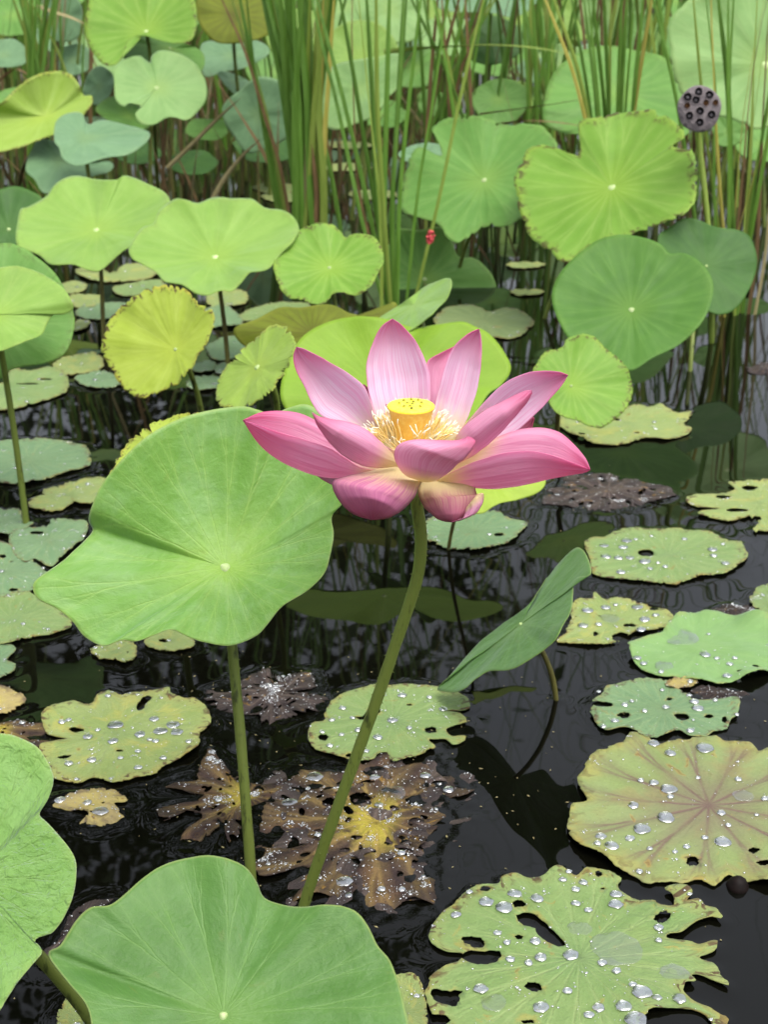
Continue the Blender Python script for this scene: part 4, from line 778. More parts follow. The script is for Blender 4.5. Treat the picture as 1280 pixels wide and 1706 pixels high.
pad('grey soaked leaf remains with glinting drops beside the far petal tip', 'rotd',
    [(903,832),(930,800),(960,783),(1010,788),(1060,798),(1110,808),(1130,820),(1080,835),(1040,846),(990,847),(950,842)], rag=6.0, nbig=8, ntiny=260, seg=420, warp=.003, randholes=30, cat='dead leaf', name='rotting_leaf', sunk=True)
pad('yellow rotting leaf scrap holding two clear drops near the wrinkled leaf', 'roty',
    [(78,1335),(95,1320),(118,1316),(150,1312),(185,1310),(212,1333),(190,1338),(206,1358),(165,1376),(132,1370),(147,1352),(110,1346)], rag=3.0, nbig=2, ntiny=30, drops=[(145,1338,8),(168,1354,13),(100,1333,9)], randholes=3, cat='dead leaf', name='rotting_leaf', sunk=True)
pad('brown rotting leaf scrap just above the wrinkled leaf', 'rot', [(-30,1205),(20,1198),(60,1200),(78,1213),(60,1230),(90,1236),(60,1245),(0,1240),(-30,1235)], hub=(-10, 1215), rag=4.0, nbig=3, ntiny=40, randholes=4, cat='dead leaf', name='rotting_leaf', sunk=True)
pad('dark soaked scraps between the wrinkled leaf and the lobed leaf', 'rotd', [(60,1600),(90,1560),(115,1520),(150,1500),(190,1490),(160,1520),(130,1560),(100,1600),(80,1615)], rag=4.0, nbig=1, ntiny=60, randholes=5, cat='dead leaf', name='rotting_leaf', sunk=True)
pad('brownish rotten patch between the cupped leaf and the frayed leaf', 'rotd', [(1150,1150),(1180,1142),(1225,1145),(1250,1155),(1225,1163),(1180,1163)], rag=2.0, nbig=0, ntiny=25, z0=.0035, cat='dead leaf', name='rotting_leaf', sunk=True)
pad('small glistening dark scrap beyond the cupped leaf', 'rotd', [(1185,1015),(1210,1003),(1245,1008),(1262,1020),(1230,1028),(1200,1024)], rag=3.0, nbig=2, ntiny=60, cat='dead leaf', name='rotting_leaf', sunk=True)
pad('purplish dead leaf scrap on the water below the dark reeds', 'rotd', [(1245,612),(1262,604),(1300,606),(1310,615),(1280,622),(1252,620)], rag=1.5, nbig=0, ntiny=15, cat='dead leaf', name='rotting_leaf', sunk=True)
# dark bud added for a black reflection in the water beside the red-veined leaf
c = onZ(1230, 1478); m = (c - CAM).length / F
V = []; Fc = []; k = 14
prof = [(0.0, 19), (7, 17.5), (13, 12), (16.5, 5), (18, 1), (17.5, -8)]
for (rr, zz) in prof:
    for i in range(k):
        a = 2 * math.pi * i / k; V.append(c + Vector((math.cos(a) * (rr + .01) * (1 + .08 * math.sin(3 * a)), math.sin(a) * (rr + .01), zz)) * m)
for j in range(len(prof) - 1):
    for i in range(k): Fc.append((j * k + i, (j + 1) * k + i, (j + 1) * k + (i + 1) % k, j * k + (i + 1) % k))
tag(mesh_obj('dark_knob', V, Fc, simple_mat('knob_dark', (0.004, 0.002, 0.0015), (0.008, 0.004, 0.003), 90, 0.6, 0.15), origin=tuple(c)), 'dark rounded bud added for a black reflection in the water at the red-veined leaf', 'knob')

# ------------------------------------------------------------ the water, drawn up along the edges of the leaves and stems
from mathutils import kdtree
pts = [p for E in EDGES for p in E]
for (x, y, r) in STEMS + [(tuple(onZ(500, 1535))[0], tuple(onZ(500, 1535))[1], .0055)]:
    pts += [(x + r * math.cos(a), y + r * math.sin(a)) for a in np.linspace(0, 6.28, 12)]
kd = kdtree.KDTree(len(pts))
for i, p in enumerate(pts): kd.insert((p[0], p[1], 0), i)
kd.balance()
xs = np.concatenate([[-40, -20, -8, -4, -2, -1.2, -.85], np.arange(-.64, .6401, .0042), [.85, 1.2, 2, 4, 8, 20, 40]])
ys = np.concatenate([[-8, -2, 0, .5], np.arange(.80, 2.2, .0042), np.arange(2.2, 3.0, .009), [3.2, 3.6, 4.2, 5, 7, 10, 16, 30, 60]])
V = []; nxw, nyw = len(xs), len(ys)
for y in ys:
    for x in xs:
        z = 0.0
        if .7 < y < 3.1 and abs(x) < .7:
            d = kd.find((x, y, 0))[2]
            if d < .035: z = .0012 * math.exp(-d / .0062)
        V.append((x, y, z))
Fc = [(j * nxw + i, j * nxw + i + 1, (j + 1) * nxw + i + 1, (j + 1) * nxw + i) for j in range(nyw - 1) for i in range(nxw - 1)]
tag(mesh_obj('pond_water', V, Fc, MAT['water']), kind='structure')

# flecks of plant litter drifting on the water
V = []; Fc = []
spots_ = [onZ(*p) for p in ((600, 1400), (380, 1330), (450, 1160), (1010, 820), (150, 1345), (1200, 1150), (740, 1330), (300, 1120), (820, 1300), (1240, 1600), (60, 1660), (900, 1210))]
for k in range(260):
    c0 = rnd.choice(spots_); x, y = c0.x + rnd.gauss(0, .07), c0.y + rnd.gauss(0, .09); s = rnd.uniform(.0004, .0012); a = rnd.uniform(0, 3.1); b = len(V); l = rnd.uniform(1, 2.6)
    d1 = Vector((math.cos(a), math.sin(a), 0)) * s * l; d2 = Vector((-math.sin(a), math.cos(a), 0)) * s; p = Vector((x, y, .0012))
    V += [p - d1, p - d2, p + d1, p + d2, p + Vector((0, 0, .0006))]; Fc += [(b, b + 1, b + 4), (b + 1, b + 2, b + 4), (b + 2, b + 3, b + 4), (b + 3, b, b + 4)]
tag(mesh_obj('floating_litter', V, Fc, MAT['reedt'], smooth=False), kind='stuff')
# ------------------------------------------------------------ the flower
def petal_mat(name, base, mid, tip, vein, base_end=0.28, tip_start=0.72):
    T = NT(name)
    uv = T.n('ShaderNodeUVMap').outputs[0]; sp = T.n('ShaderNodeSeparateXYZ'); T.put(sp.inputs[0], uv); u, v = sp.outputs[0], sp.outputs[1]
    oi = T.n('ShaderNodeObjectInfo').outputs['Random']
    cx = T.n('ShaderNodeCombineXYZ'); T.put(cx.inputs[0], T.M('ADD', T.M('MULTIPLY', u, 40.0), T.M('MULTIPLY', oi, 50.0))); T.put(cx.inputs[1], T.M('MULTIPLY', v, 1.3))
    st = T.noise(cx.outputs[0], 1.0, 4, 0.6); lf = T.noise(T.vm('ADD', uv, cx.outputs[0]), 2.0, 2)
    vv = T.M('ADD', v, T.M('MULTIPLY', T.M('SUBTRACT', st, 0.5), 0.10))
    edge = T.M('MULTIPLY', T.M('ABSOLUTE', T.M('SUBTRACT', u, 0.5)), 2.0)
    col = T.mix(T.ss(vv, 0.06, base_end + 0.1), base, mid)
    col = T.mix(T.M('MULTIPLY', T.ss(T.M('ADD', vv, T.M('MULTIPLY', T.M('POWER', edge, 4.0), 0.10)), tip_start - 0.2, 1.02), 0.95), col, tip)
    col = T.mix(T.M('MULTIPLY', T.ss(st, 0.42, 0.60), T.M('MULTIPLY', T.ss(vv, 0.15, 0.4), 0.8)), col, vein)
    col = T.mix(T.M('MULTIPLY', T.ss(edge, 0.95, 1.0), 0.35), col, tip)
    dots = T.noise(T.vm('MULTIPLY', T.vm('ADD', uv, cx.outputs[0]), (1.0, 40.0, 1.0)), 1.0, 1)
    nrm = T.bump(T.M('ADD', st, T.M('MULTIPLY', lf, 0.8)), 0.5, 0.0014)
    a = T.pbr(col, 0.5, 0.35, nrm, Sheen_Weight=0.15, Sheen_Tint=(1.0, 0.85, 0.95))
    tr = T.n('ShaderNodeBsdfTranslucent'); T.put(tr.inputs['Color'], col)
    return T.out(T.addmix(0.50, a, tr.outputs[0]))
PM = {}
PM['in'] = petal_mat('petal_inner_pale', (0.84, 0.72, 0.42), (0.92, 0.72, 0.86), (0.76, 0.14, 0.36), (0.86, 0.50, 0.70), 0.35, 0.82)
PM['out'] = petal_mat('petal_outer_pink', (0.86, 0.72, 0.42), (0.92, 0.53, 0.70), (0.76, 0.12, 0.31), (0.83, 0.36, 0.56), 0.22, 0.76)
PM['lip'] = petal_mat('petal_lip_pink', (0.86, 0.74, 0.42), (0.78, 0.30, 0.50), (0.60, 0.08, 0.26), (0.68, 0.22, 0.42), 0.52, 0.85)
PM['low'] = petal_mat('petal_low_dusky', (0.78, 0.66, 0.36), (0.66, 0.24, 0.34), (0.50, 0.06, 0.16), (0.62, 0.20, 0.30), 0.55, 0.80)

FY = 1.16
FC = onY(690, 742, FY)
flower = empty('lotus_flower', tuple(onZ(497, 1545)))
tag(flower, 'open pink lotus flower with yellow seed cup on a tall prickly stalk', 'flower')
def petal(curves, Ys, mat, bulge=0.0, offs=None, ns=40, nt_=18, label=None):
    S = [open_spline(c, ns) for c in curves]; k = len(S)
    Yv = np.interp(np.linspace(0, 1, ns), np.linspace(0, 1, len(Ys)), Ys)
    V = []; U = []; sd = rnd.uniform(0, 99)
    for c_i, c_ in enumerate(S):
        for i in range(3, ns - 3): c_[i] += 1.0 * np.array((noise.noise(Vector((i * .22, c_i * 7, sd))), noise.noise(Vector((i * .22, c_i * 7 + 3, sd)))))
    for i in range(ns):
        s = i / (ns - 1); env = math.sin(math.pi * min(1, s * 0.97 + 0.03)) ** 0.7
        for j in range(nt_):
            t = j / (nt_ - 1)
            if k == 2:
                p = S[0][i] * (1 - t) + S[1][i] * t; o = bulge * (4 * t * (1 - t)) * env
                if offs: o += (offs[0] * (1 - t) + offs[1] * t) * env
            else:
                w0, w1, w2 = 2 * (t - .5) * (t - 1), 4 * t * (1 - t), 2 * t * (t - .5)
                p = S[0][i] * w0 + S[1][i] * w1 + S[2][i] * w2; o = (offs[0] * w0 + offs[1] * w1 + offs[2] * w2) * env
            o += 0.0016 * noise.noise(Vector((t * 2.2, s * 3, sd))) + 0.0010 * noise.noise(Vector((t * 9, s * 2, sd))) + 0.0012 * (abs(2 * t - 1) ** 3) * noise.noise(Vector((t * 2, s * 8, sd + 5)))
            V.append(onY(p[0], p[1], Yv[i] + o)); U.append((t, s))
    Fc = [(i * nt_ + j, i * nt_ + j + 1, (i + 1) * nt_ + j + 1, (i + 1) * nt_ + j) for i in range(ns - 1) for j in range(nt_ - 1)]
    o = mesh_obj('petal', V, Fc, PM[mat], flower, uvs=U); solid(o, 0.0005, 0)
    if label: o['label'] = label
    return o
petal([[(672,735),(640,705),(626,692),(619,670),(612,640),(611,607),(620,575),(635,545),(654,531)], [(692,735),(711,700),(717,667),(717,645),(715,620),(705,592),(690,565),(670,542),(654,531)]], [1.178, 1.20, 1.22, 1.232, 1.238], 'in', 0.014)
petal([[(700,725),(712,665),(711,630),(713,602),(735,588),(758,577)], [(722,725),(738,690),(747,650),(757,620),(764,600),(758,577)]], [1.19, 1.23, 1.26], 'out', 0.01)
petal([[(705,735),(718,700),(727,667),(740,617),(755,580),(775,560),(788,552),(799,548)], [(745,740),(762,725),(778,700),(788,672),(797,640),(802,607),(803,570),(799,548)]], [1.17, 1.195, 1.21, 1.22], 'in', 0.012)
petal([[(665,740),(620,728),(590,718),(560,705),(535,692),(522,675),(510,650),(495,620),(489,594),(494,578)], [(675,730),(645,705),(626,692),(617,667),(605,642),(580,622),(545,601),(515,585),(503,580),(494,578)]], [1.168, 1.185, 1.20, 1.205], 'in', 0.015)
petal([[(660,765),(600,745),(560,720),(520,697),(492,687),(465,684),(435,687),(415,695),(405,700)], [(660,792),(605,788),(580,792),(555,795),(525,791),(495,780),(460,762),(430,737),(405,701)], [(660,785),(605,780),(575,763),(550,747),(515,735),(470,722),(432,709),(415,703),(405,700)]], [1.135, 1.12, 1.105, 1.10], 'out', offs=(0.030, 0.012, -0.022))
petal([[(662,768),(656,758),(645,747),(625,727),(602,711),(575,702),(545,697),(530,693),(520,687)], [(664,776),(656,777),(640,779),(615,778),(595,772),(570,757),(547,735),(530,710),(520,687)]], [1.12, 1.095, 1.085, 1.09], 'out', -0.014)
petal([[(790,745),(845,722),(875,714),(900,712),(920,716),(940,725),(962,745),(977,765),(984,782)], [(725,803),(770,808),(820,812),(850,811),(880,806),(920,797),(955,791),(975,787),(984,783)], [(720,801),(740,792),(790,770),(820,760),(845,754),(875,752),(905,755),(930,762),(957,772),(984,782)]], [1.135, 1.12, 1.105, 1.10], 'out', offs=(0.030, 0.010, -0.024))
petal([[(755,760),(762,727),(780,705),(800,690),(815,680),(835,670),(855,660),(875,651),(886,650)], [(750,775),(767,770),(787,760),(805,747),(820,735),(840,715),(860,692),(877,672),(887,655),(886,650)]], [1.13, 1.115, 1.11, 1.115], 'out', -0.012)
petal([[(750,742),(777,705),(790,690),(810,667),(830,647),(855,631),(880,621),(905,618),(930,619),(947,625)], [(755,770),(812,742),(840,730),(865,715),(890,692),(915,667),(930,650),(940,637),(947,625)]], [1.15, 1.155, 1.16, 1.165], 'in', 0.014)
petal([[(704,803),(675,790),(661,772),(657,755),(662,743),(678,735),(700,732),(740,734),(765,733),(778,728)], [(714,803),(728,800),(745,789),(762,774),(776,762),(788,746),(793,735),(786,729),(778,727)]], [1.115, 1.085, 1.075, 1.08, 1.09], 'out', -0.013)
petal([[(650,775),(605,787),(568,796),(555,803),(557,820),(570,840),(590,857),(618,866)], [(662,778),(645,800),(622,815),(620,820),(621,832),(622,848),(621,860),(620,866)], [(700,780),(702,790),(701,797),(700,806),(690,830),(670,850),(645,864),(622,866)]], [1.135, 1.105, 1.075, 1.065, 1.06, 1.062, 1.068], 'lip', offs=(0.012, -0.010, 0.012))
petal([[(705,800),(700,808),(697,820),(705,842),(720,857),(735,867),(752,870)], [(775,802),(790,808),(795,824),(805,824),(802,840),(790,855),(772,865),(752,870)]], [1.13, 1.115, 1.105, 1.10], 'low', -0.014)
petal([[(778,845),(772,862),(765,866),(752,870)], [(796,823),(806,823),(803,842),(785,860),(752,870)]], [1.095, 1.092, 1.095], 'out', -0.004)
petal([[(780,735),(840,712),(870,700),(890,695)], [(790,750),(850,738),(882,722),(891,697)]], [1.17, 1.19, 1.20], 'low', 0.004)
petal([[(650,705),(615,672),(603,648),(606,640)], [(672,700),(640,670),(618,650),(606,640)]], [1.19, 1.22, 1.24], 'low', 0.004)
petal([[(665,790),(590,788),(545,783),(522,788)], [(665,806),(595,814),(555,808),(522,788)]], [1.14, 1.135, 1.13], 'in', -0.004)
petal([[(680,760),(645,745),(615,730),(590,722),(572,716)], [(685,780),(650,778),(620,765),(595,742),(572,716)]], [1.15, 1.13, 1.125, 1.13], 'in', 0.006)

def lathe(prof, c, k=32, wob=0.0):
    V = []; Fc = []
    for (rr, zz) in prof:
        for i in range(k):
            a = 2 * math.pi * i / k; q = 1 + wob * math.sin(5 * a + 1)
            V.append(Vector(c) + Vector((math.cos(a) * rr * q, math.sin(a) * rr * q, zz)))
    for j in range(len(prof) - 1):
        for i in range(k): Fc.append((j * k + i, j * k + (i + 1) % k, (j + 1) * k + (i + 1) % k, (j + 1) * k + i))
    return V, Fc
T = NT('seed_cup_yellow')
g = T.n('ShaderNodeNewGeometry'); sp = T.n('ShaderNodeSeparateXYZ'); T.put(sp.inputs[0], g.outputs['Normal'])
co = T.n('ShaderNodeTexCoord').outputs['Object']; nz = T.noise(co, 260, 3)
colc = T.mix(nz, (0.80, 0.46, 0.055), (0.88, 0.56, 0.08))
a = T.pbr(T.mix(T.ss(nz, .4, .7), (0.88, 0.54, 0.09), (0.92, 0.64, 0.14)), 0.5, 0.35, T.bump(nz, .2, .001), Subsurface_Weight=0.15, Subsurface_Radius=(.01, .006, .002))
CUP = T.out(a)
TOPM = simple_mat('seed_cup_top', (0.90, 0.76, 0.04), (0.94, 0.84, 0.09), 300, 0.5)
SEEDM = simple_mat('pistil', (0.22, 0.22, 0.02), (0.36, 0.34, 0.03), 300, 0.5)
m_ = 0.000496; zc = onY(685, 678, FY); z0c = FC.z - 0.004; ht = zc.z - z0c
ctr = Vector((zc.x, FY, z0c))
V, Fc = lathe([(0.0105, -0.006), (0.0115, 0), (0.0130, ht * .35), (0.0158, ht * .7), (0.0186, ht * .95), (0.0193, ht * .99)], ctr); mesh_obj('seed_cup', V, Fc, CUP, flower)
V, Fc = lathe([(0.0193, ht * .99), (0.0197, ht * 1.02), (0.0190, ht * 1.045), (0.015, ht * 1.06), (0.008, ht * 1.075), (0.0004, ht * 1.08)], ctr); mesh_obj('seed_cup_top', V, Fc, TOPM, flower)
for (du, dv) in [(-.55, .05), (-.33, .45), (-.33, -.42), (-.17, .05), (.02, .6), (.02, -.75), (.07, -.1), (.12, .25), (.35, .5), (.5, .1), (.42, -.42), (-.05, -.4)]:
    c = ctr + Vector((du * .0175, dv * .0175, ht * 1.068))
    V, Fc = lathe([(.0011, -.001), (.0012, .0008), (.0008, .0017), (.0001, .002)], c, 8); mesh_obj('pistil', V, Fc, SEEDM, flower)
V, Fc = lathe([(0.006, -0.034), (0.011, -0.028), (0.022, -0.014), (0.030, -0.004), (0.026, 0.002), (0.012, 0.004), (0.001, 0.004)], ctr); mesh_obj('flower_base', V, Fc, simple_mat('flower_base_cream', (0.80, 0.64, 0.26), (0.84, 0.72, 0.38), 80, 0.5), flower)
# stamens
T = NT('stamen')
uv = T.n('ShaderNodeUVMap').outputs[0]; sp = T.n('ShaderNodeSeparateXYZ'); T.put(sp.inputs[0], uv)
c_ = T.mix(T.ss(sp.outputs[1], .45, .55), (0.92, 0.82, 0.50), (0.90, 0.70, 0.26)); c_ = T.mix(T.ss(sp.outputs[1], .86, .9), c_, (0.90, 0.86, 0.68))
STM = T.out(T.pbr(c_, 0.5, 0.3))
ST = []
for k in range(5):
    L = 0.036; bend = rnd.uniform(-.004, .006); pth = []
    for i in range(9):
        t = i / 8; pth.append(Vector((bend * t * t * 2 + (0.004 * (t - .85) / .15 * rnd.uniform(-1, 1) if t > .86 else 0), 0.002 * math.sin(t * 5 + k), L * t)))
    V, Fc, U = tube(pth, [.0003, .0003, .0003, .00035, .00055, .0006, .0006, .0004, .00045], 6)
    me = bpy.data.meshes.new('stamen'); me.from_pydata([tuple(v) for v in V], [], Fc); ul = me.uv_layers.new(name='UVMap')
    for l in me.loops: ul.data[l.index].uv = U[l.vertex_index] if l.vertex_index < len(U) else (0, 0)
    me.polygons.foreach_set('use_smooth', [True] * len(me.polygons)); me.materials.append(STM); ST.append(me)
for k in range(130):
    a = rnd.uniform(0, 2 * math.pi); tilt = rnd.uniform(0.35, 1.02); rr = rnd.uniform(.010, .014)
    o = bpy.data.objects.new('stamen', rnd.choice(ST)); COL.objects.link(o); o.parent = flower
    p = ctr + Vector((math.cos(a) * rr, math.sin(a) * rr, rnd.uniform(-.003, .003)))
    o.location = p - Vector(flower.location)
    o.rotation_euler = (Matrix.Rotation(a, 3, 'Z') @ Matrix.Rotation(tilt, 3, 'Y') @ Matrix.Rotation(rnd.uniform(0, 6.28), 3, 'Z')).to_euler()
    s0 = rnd.uniform(.78, 1.08); o.scale = (s0, s0, s0)
# stalk
pp = [(692,815),(696,850),(702,900),(697,955),(684,1000),(663,1062),(630,1160),(590,1270),(550,1380),(515,1480),(500,1535)]
q = open_spline(pp, 44); path = [onY(x, y, 1.145 + (1.172 - 1.145) * i / 43) for i, (x, y) in enumerate(q)]
path[-1].z = min(path[-1].z, 0.0); path.append(path[-1] + Vector((-.004, 0, -.03)))
V, Fc = stem_mesh(path, 0.0054, 0.0056, 170); mesh_obj('stalk', V, Fc, MAT['stem'], flower)

# ------------------------------------------------------------ dry seed pod
PY = 3.25
PC = onY(1166, 181, PY); mm = (PC - CAM).length / F
pn = (-ray(1166, 181).normalized() + Vector((0.06, 0, 0.12))).normalized(); pe1 = (RGT - pn * RGT.dot(pn)).normalized(); pe2 = pn.cross(pe1)
PB = onZ(1166, 545); pod = empty('seed_pod', (PB.x, PY, 0)); tag(pod, 'dry grey lotus seed pod with eleven seed cells among the reeds', 'seed pod')
PODM = simple_mat('pod_dry_grey', (0.17, 0.145, 0.15), (0.27, 0.235, 0.235), 90, 0.8, 0.2, 1.0, 0.006)
PODD = simple_mat('pod_cell_dark', (0.03, 0.028, 0.032), (0.07, 0.06, 0.06), 70, 0.7, 0.2)
PODB = simple_mat('pod_cell_brown', (0.20, 0.10, 0.04), (0.34, 0.19, 0.09), 70, 0.7, 0.2)
PSEED = simple_mat('pod_seed', (0.13, 0.12, 0.13), (0.24, 0.22, 0.23), 70, 0.5, 0.4)
def P3(a, b, h=0.0): return PC + (pe1 * a + pe2 * b) * mm + pn * (h * mm)
RP = 33.0
outer = [(RP * math.cos(t) * (1 + .025 * math.sin(5 * t)), RP * 1.06 * math.sin(t) * (1 + .02 * math.sin(4 * t))) for t in np.linspace(0, 2 * math.pi, 57)[:-1]]
cells = [(-20.5, 20, 6.3), (-2, 29, 6.2), (16.5, 23, 6.2), (-5.6, 13, 5.8), (-19, 4.6, 4.6), (10, 8.4, 4.6), (24.5, 8.4, 4.4), (-15, -11, 6.2), (1, -4.2, 6.0), (19, -10, 6.2), (1, -21.5, 6.0)]
vs = [Vector(p) for p in outer]; ed = [(i, (i + 1) % len(outer)) for i in range(len(outer))]; rings = []
for (a, b, r) in cells:
    if math.hypot(a / RP, b / (RP * 1.06)) > .8: a *= .9; b *= .88
    ring = [(a + r * math.cos(t) * (1 + .1 * math.sin(2.5 * t + a)), b + r * 1.08 * math.sin(t)) for t in np.linspace(0, 2 * math.pi, 15)[:-1]]
    bse = len(vs); vs += [Vector(p) for p in ring]; ed += [(bse + i, bse + (i + 1) % 14) for i in range(14)]; rings.append((a, b, r, ring))
rr_ = geometry.delaunay_2d_cdt(vs, ed, [], 0, 1e-6); ov = np.array([tuple(v) for v in rr_[0]]); tri = np.array(rr_[2]); cen = ov[tri].mean(1)
kp = inside(np.array(outer), cen)
for r in rings: kp &= ~inside(np.array(r[3]), cen)
dome = lambda a, b: 2.5 * (1 - (a * a + b * b) / (RP * RP * 1.1))
V = [P3(a, b, dome(a, b)) for a, b in ov]; Fc = []
for t in tri[kp]:
    a, b, c = ov[t]; Fc.append(tuple(int(i) for i in (t if ((b - a)[0] * (c - a)[1] - (b - a)[1] * (c - a)[0]) > 0 else t[::-1])))
n0 = len(V); k = len(outer); back = [(1.03, -3), (1.0, -10), (.82, -24), (.55, -38), (.25, -50), (.12, -56)]
for (s, h) in back: V += [P3(a * s, b * s, h) for a, b in outer]
idx = list(range(k))
def nearest(p): return int(np.argmin(((ov - np.array(p)) ** 2).sum(1)))
first = [nearest(p) for p in outer]
for i in range(k): Fc.append((first[i], n0 + i, n0 + (i + 1) % k, first[(i + 1) % k]))
for j in range(len(back) - 1):
    for i in range(k): Fc.append((n0 + j * k + i, n0 + (j + 1) * k + i, n0 + (j + 1) * k + (i + 1) % k, n0 + j * k + (i + 1) % k))
mesh_obj('pod_body', V, Fc, PODM, pod)
for ci, (a, b, r, ring) in enumerate(rings):
    V = []; Fc = []; kk = len(ring)
    for (s, h) in ((1.22, .2), (1.12, 1.3), (1.0, .6), (.9, -3), (.75, -9), (.1, -10)):
        V += [P3(a + (x - a) * s, b + (y - b) * s, dome(x, y) + h) for x, y in ring]
    for j in range(5):
        for i in range(kk): Fc.append((j * kk + i, j * kk + (i + 1) % kk, (j + 1) * kk + (i + 1) % kk, (j + 1) * kk + i))
    me_o = mesh_obj('seed_cell', V, Fc, PODM, pod); me_o.data.materials.append(PODB if ci in (4, 5, 6) else PODD)
    for p in me_o.data.polygons:
        if p.index >= 2 * kk: p.material_index = 1
    SV = []; SF = []
    for j in range(6):
        ph = math.pi * (j / 5); 
        for i in range(8):
            t = 2 * math.pi * i / 8; SV.append(P3(a + (r * .5 * math.sin(ph) + .02) * math.cos(t), b + (r * .5 * math.sin(ph) + .02) * math.sin(t), -5 + 4.2 * math.cos(ph)))
    for j in range(5):
        for i in range(8): SF.append((j * 8 + i, (j + 1) * 8 + i, (j + 1) * 8 + (i + 1) % 8, j * 8 + (i + 1) % 8))
    mesh_obj('seed', SV, SF, PODB if ci in (4, 5, 6) else PSEED, pod)
top = P3(0, 0, -54); path = bez(top, top - pn * .05 - Vector((0, 0, .03)), Vector((PB.x, PY, .2)), Vector((PB.x, PY, -.03)), 16)
V, Fc = stem_mesh(path, .007, .0065); mesh_obj('stalk', V, Fc, MAT['reed2'], pod)
# ------------------------------------------------------------ reeds
def blade_geo(P, w, twist=0.0, taper=0.35, thick=0.16):
    n = len(P); V = []; Fc = []
    for i in range(n):
        t = i / (n - 1); d = (P[min(i + 1, n - 1)] - P[max(i - 1, 0)]).normalized()
        side = Vector((math.cos(twist + t * .6), math.sin(twist + t * .6), 0)); side = (side - d * side.dot(d)).normalized(); nr = d.cross(side)
        ww = w * (1 if t < 1 - taper else max(.04, (1 - t) / taper)) * (0.9 + 0.1 * math.sin(t * 5))
        V += [P[i] - side * ww / 2, P[i] - nr * ww * thick, P[i] + side * ww / 2, P[i] + nr * ww * thick * .6]
    for i in range(n - 1):
        for k in range(4): Fc.append((i * 4 + k, i * 4 + (k + 1) % 4, (i + 1) * 4 + (k + 1) % 4, (i + 1) * 4 + k))
    Fc += [(3, 2, 1, 0), tuple(4 * (n - 1) + k for k in range(4))]
    return V, Fc
BEND = 1.0
def reed_path(px, Y, top, lean=0.0, n=14, ground=True):
    q = open_spline(px, n) if len(px) > 2 else np.array([np.array(px[0]) * (1 - t) + np.array(px[1]) * t for t in np.linspace(0, 1, n)])
    P = [onY(x, y, Y) for x, y in q]
    if ground and P[0].z > 0:
        d = P[0] - P[2]; d *= (P[0].z + .03) / max(1e-3, -d.z) if d.z < -1e-3 else 1
        P = [P[0] + Vector((d.x * .5, 0, -(P[0].z + .03)))] + P
    P = [p for i, p in enumerate(P) if p.z > -.04 or i == 0]
    if top and P[-1].z < top:
        d = (P[-1] - P[-3]); z0 = P[-1].z; k = 5
        base = P[-1].copy()
        for i in range(1, k + 1):
            s = (top - z0) * i / k / max(1e-3, d.z); P.append(base + d * s + Vector((d.x * .2 * s * i / k + (d.x + .02) * 6 * (i / k) ** 2 * BEND, 0, 0)))
    z0, z1 = P[0].z, P[-1].z
    for p in P: p.y += lean * max(0, p.z) ** 1.5
    return P
def clump(label, base_px, Y, blades, name='reed_clump'):
    b = onY(base_px[0], base_px[1], Y); root = empty(name, (b.x, Y, 0)); tag(root, label, 'reeds', 'reed clumps')
    for (px, w, m, tp) in blades:
        dy = rnd.uniform(-.05, .05); P = reed_path(px, Y + dy, tp * rnd.uniform(1.1, 1.5) if tp else 0, rnd.uniform(-.05, .12))
        V, Fc = blade_geo(P, w / F * Y * 0.74, rnd.uniform(-.5, .5), .4 if tp else .3); mesh_obj('reed_blade', V, Fc, MAT[m], root, smooth=False)
    return root
G, Yg, Yl, B, TN = 'reed', 'reed2', 'reedy', 'reedb', 'reedt'
bl = []
for i in range(26):          # the dense sheaf
    x0 = 500 + rnd.uniform(-8, 42); xt = 440 + (i / 25) * 118 + rnd.uniform(-6, 6)
    xm = x0 * .5 + xt * .5 + rnd.uniform(-8, 8)
    bl.append(([(x0, 392), (x0 * .75 + xt * .25 + rnd.uniform(-4, 4), 290), (xm, 170), (xt, 0)], rnd.uniform(13, 19), rnd.choice([G, G, G, G, Yg]), 1.75))
bl += [([(538, 390), (540, 250), (548, 120), (556, 0)], 13, Yl, 1.5), ([(530, 390), (533, 280), (535, 160), (538, 20)], 10, Yl, 1.4), ([(508, 392), (506, 320), (498, 250), (492, 200)], 20, TN, 0), ([(520, 392), (516, 330), (505, 260), (490, 215)], 22, B, 0), ([(512, 392), (515, 340), (512, 280), (508, 240)], 26, TN, 0), ([(525, 390), (528, 330), (522, 260), (518, 225)], 13, B, 0),
       ([(566, 370), (545, 260), (510, 150), (470, 10)], 11, G, 1.6)]
clump('dense sheaf of tall reeds with tan sheaths at its foot', (515, 392), 4.5, bl)
clump('sparse reeds with one orange-brown withered blade leaning beside the dense sheaf', (470, 360), 4.6,
      [([(482, 360), (465, 270), (440, 190), (410, 90), (372, 4)], 9, B, 1.15), ([(468, 350), (445, 230), (428, 140), (400, 0)], 11, G, 1.6), ([(475, 355), (450, 220), (420, 110), (385, 0)], 9, Yg, 1.5), ([(460, 345), (440, 220), (425, 120), (412, 0)], 8, G, 1.6)])
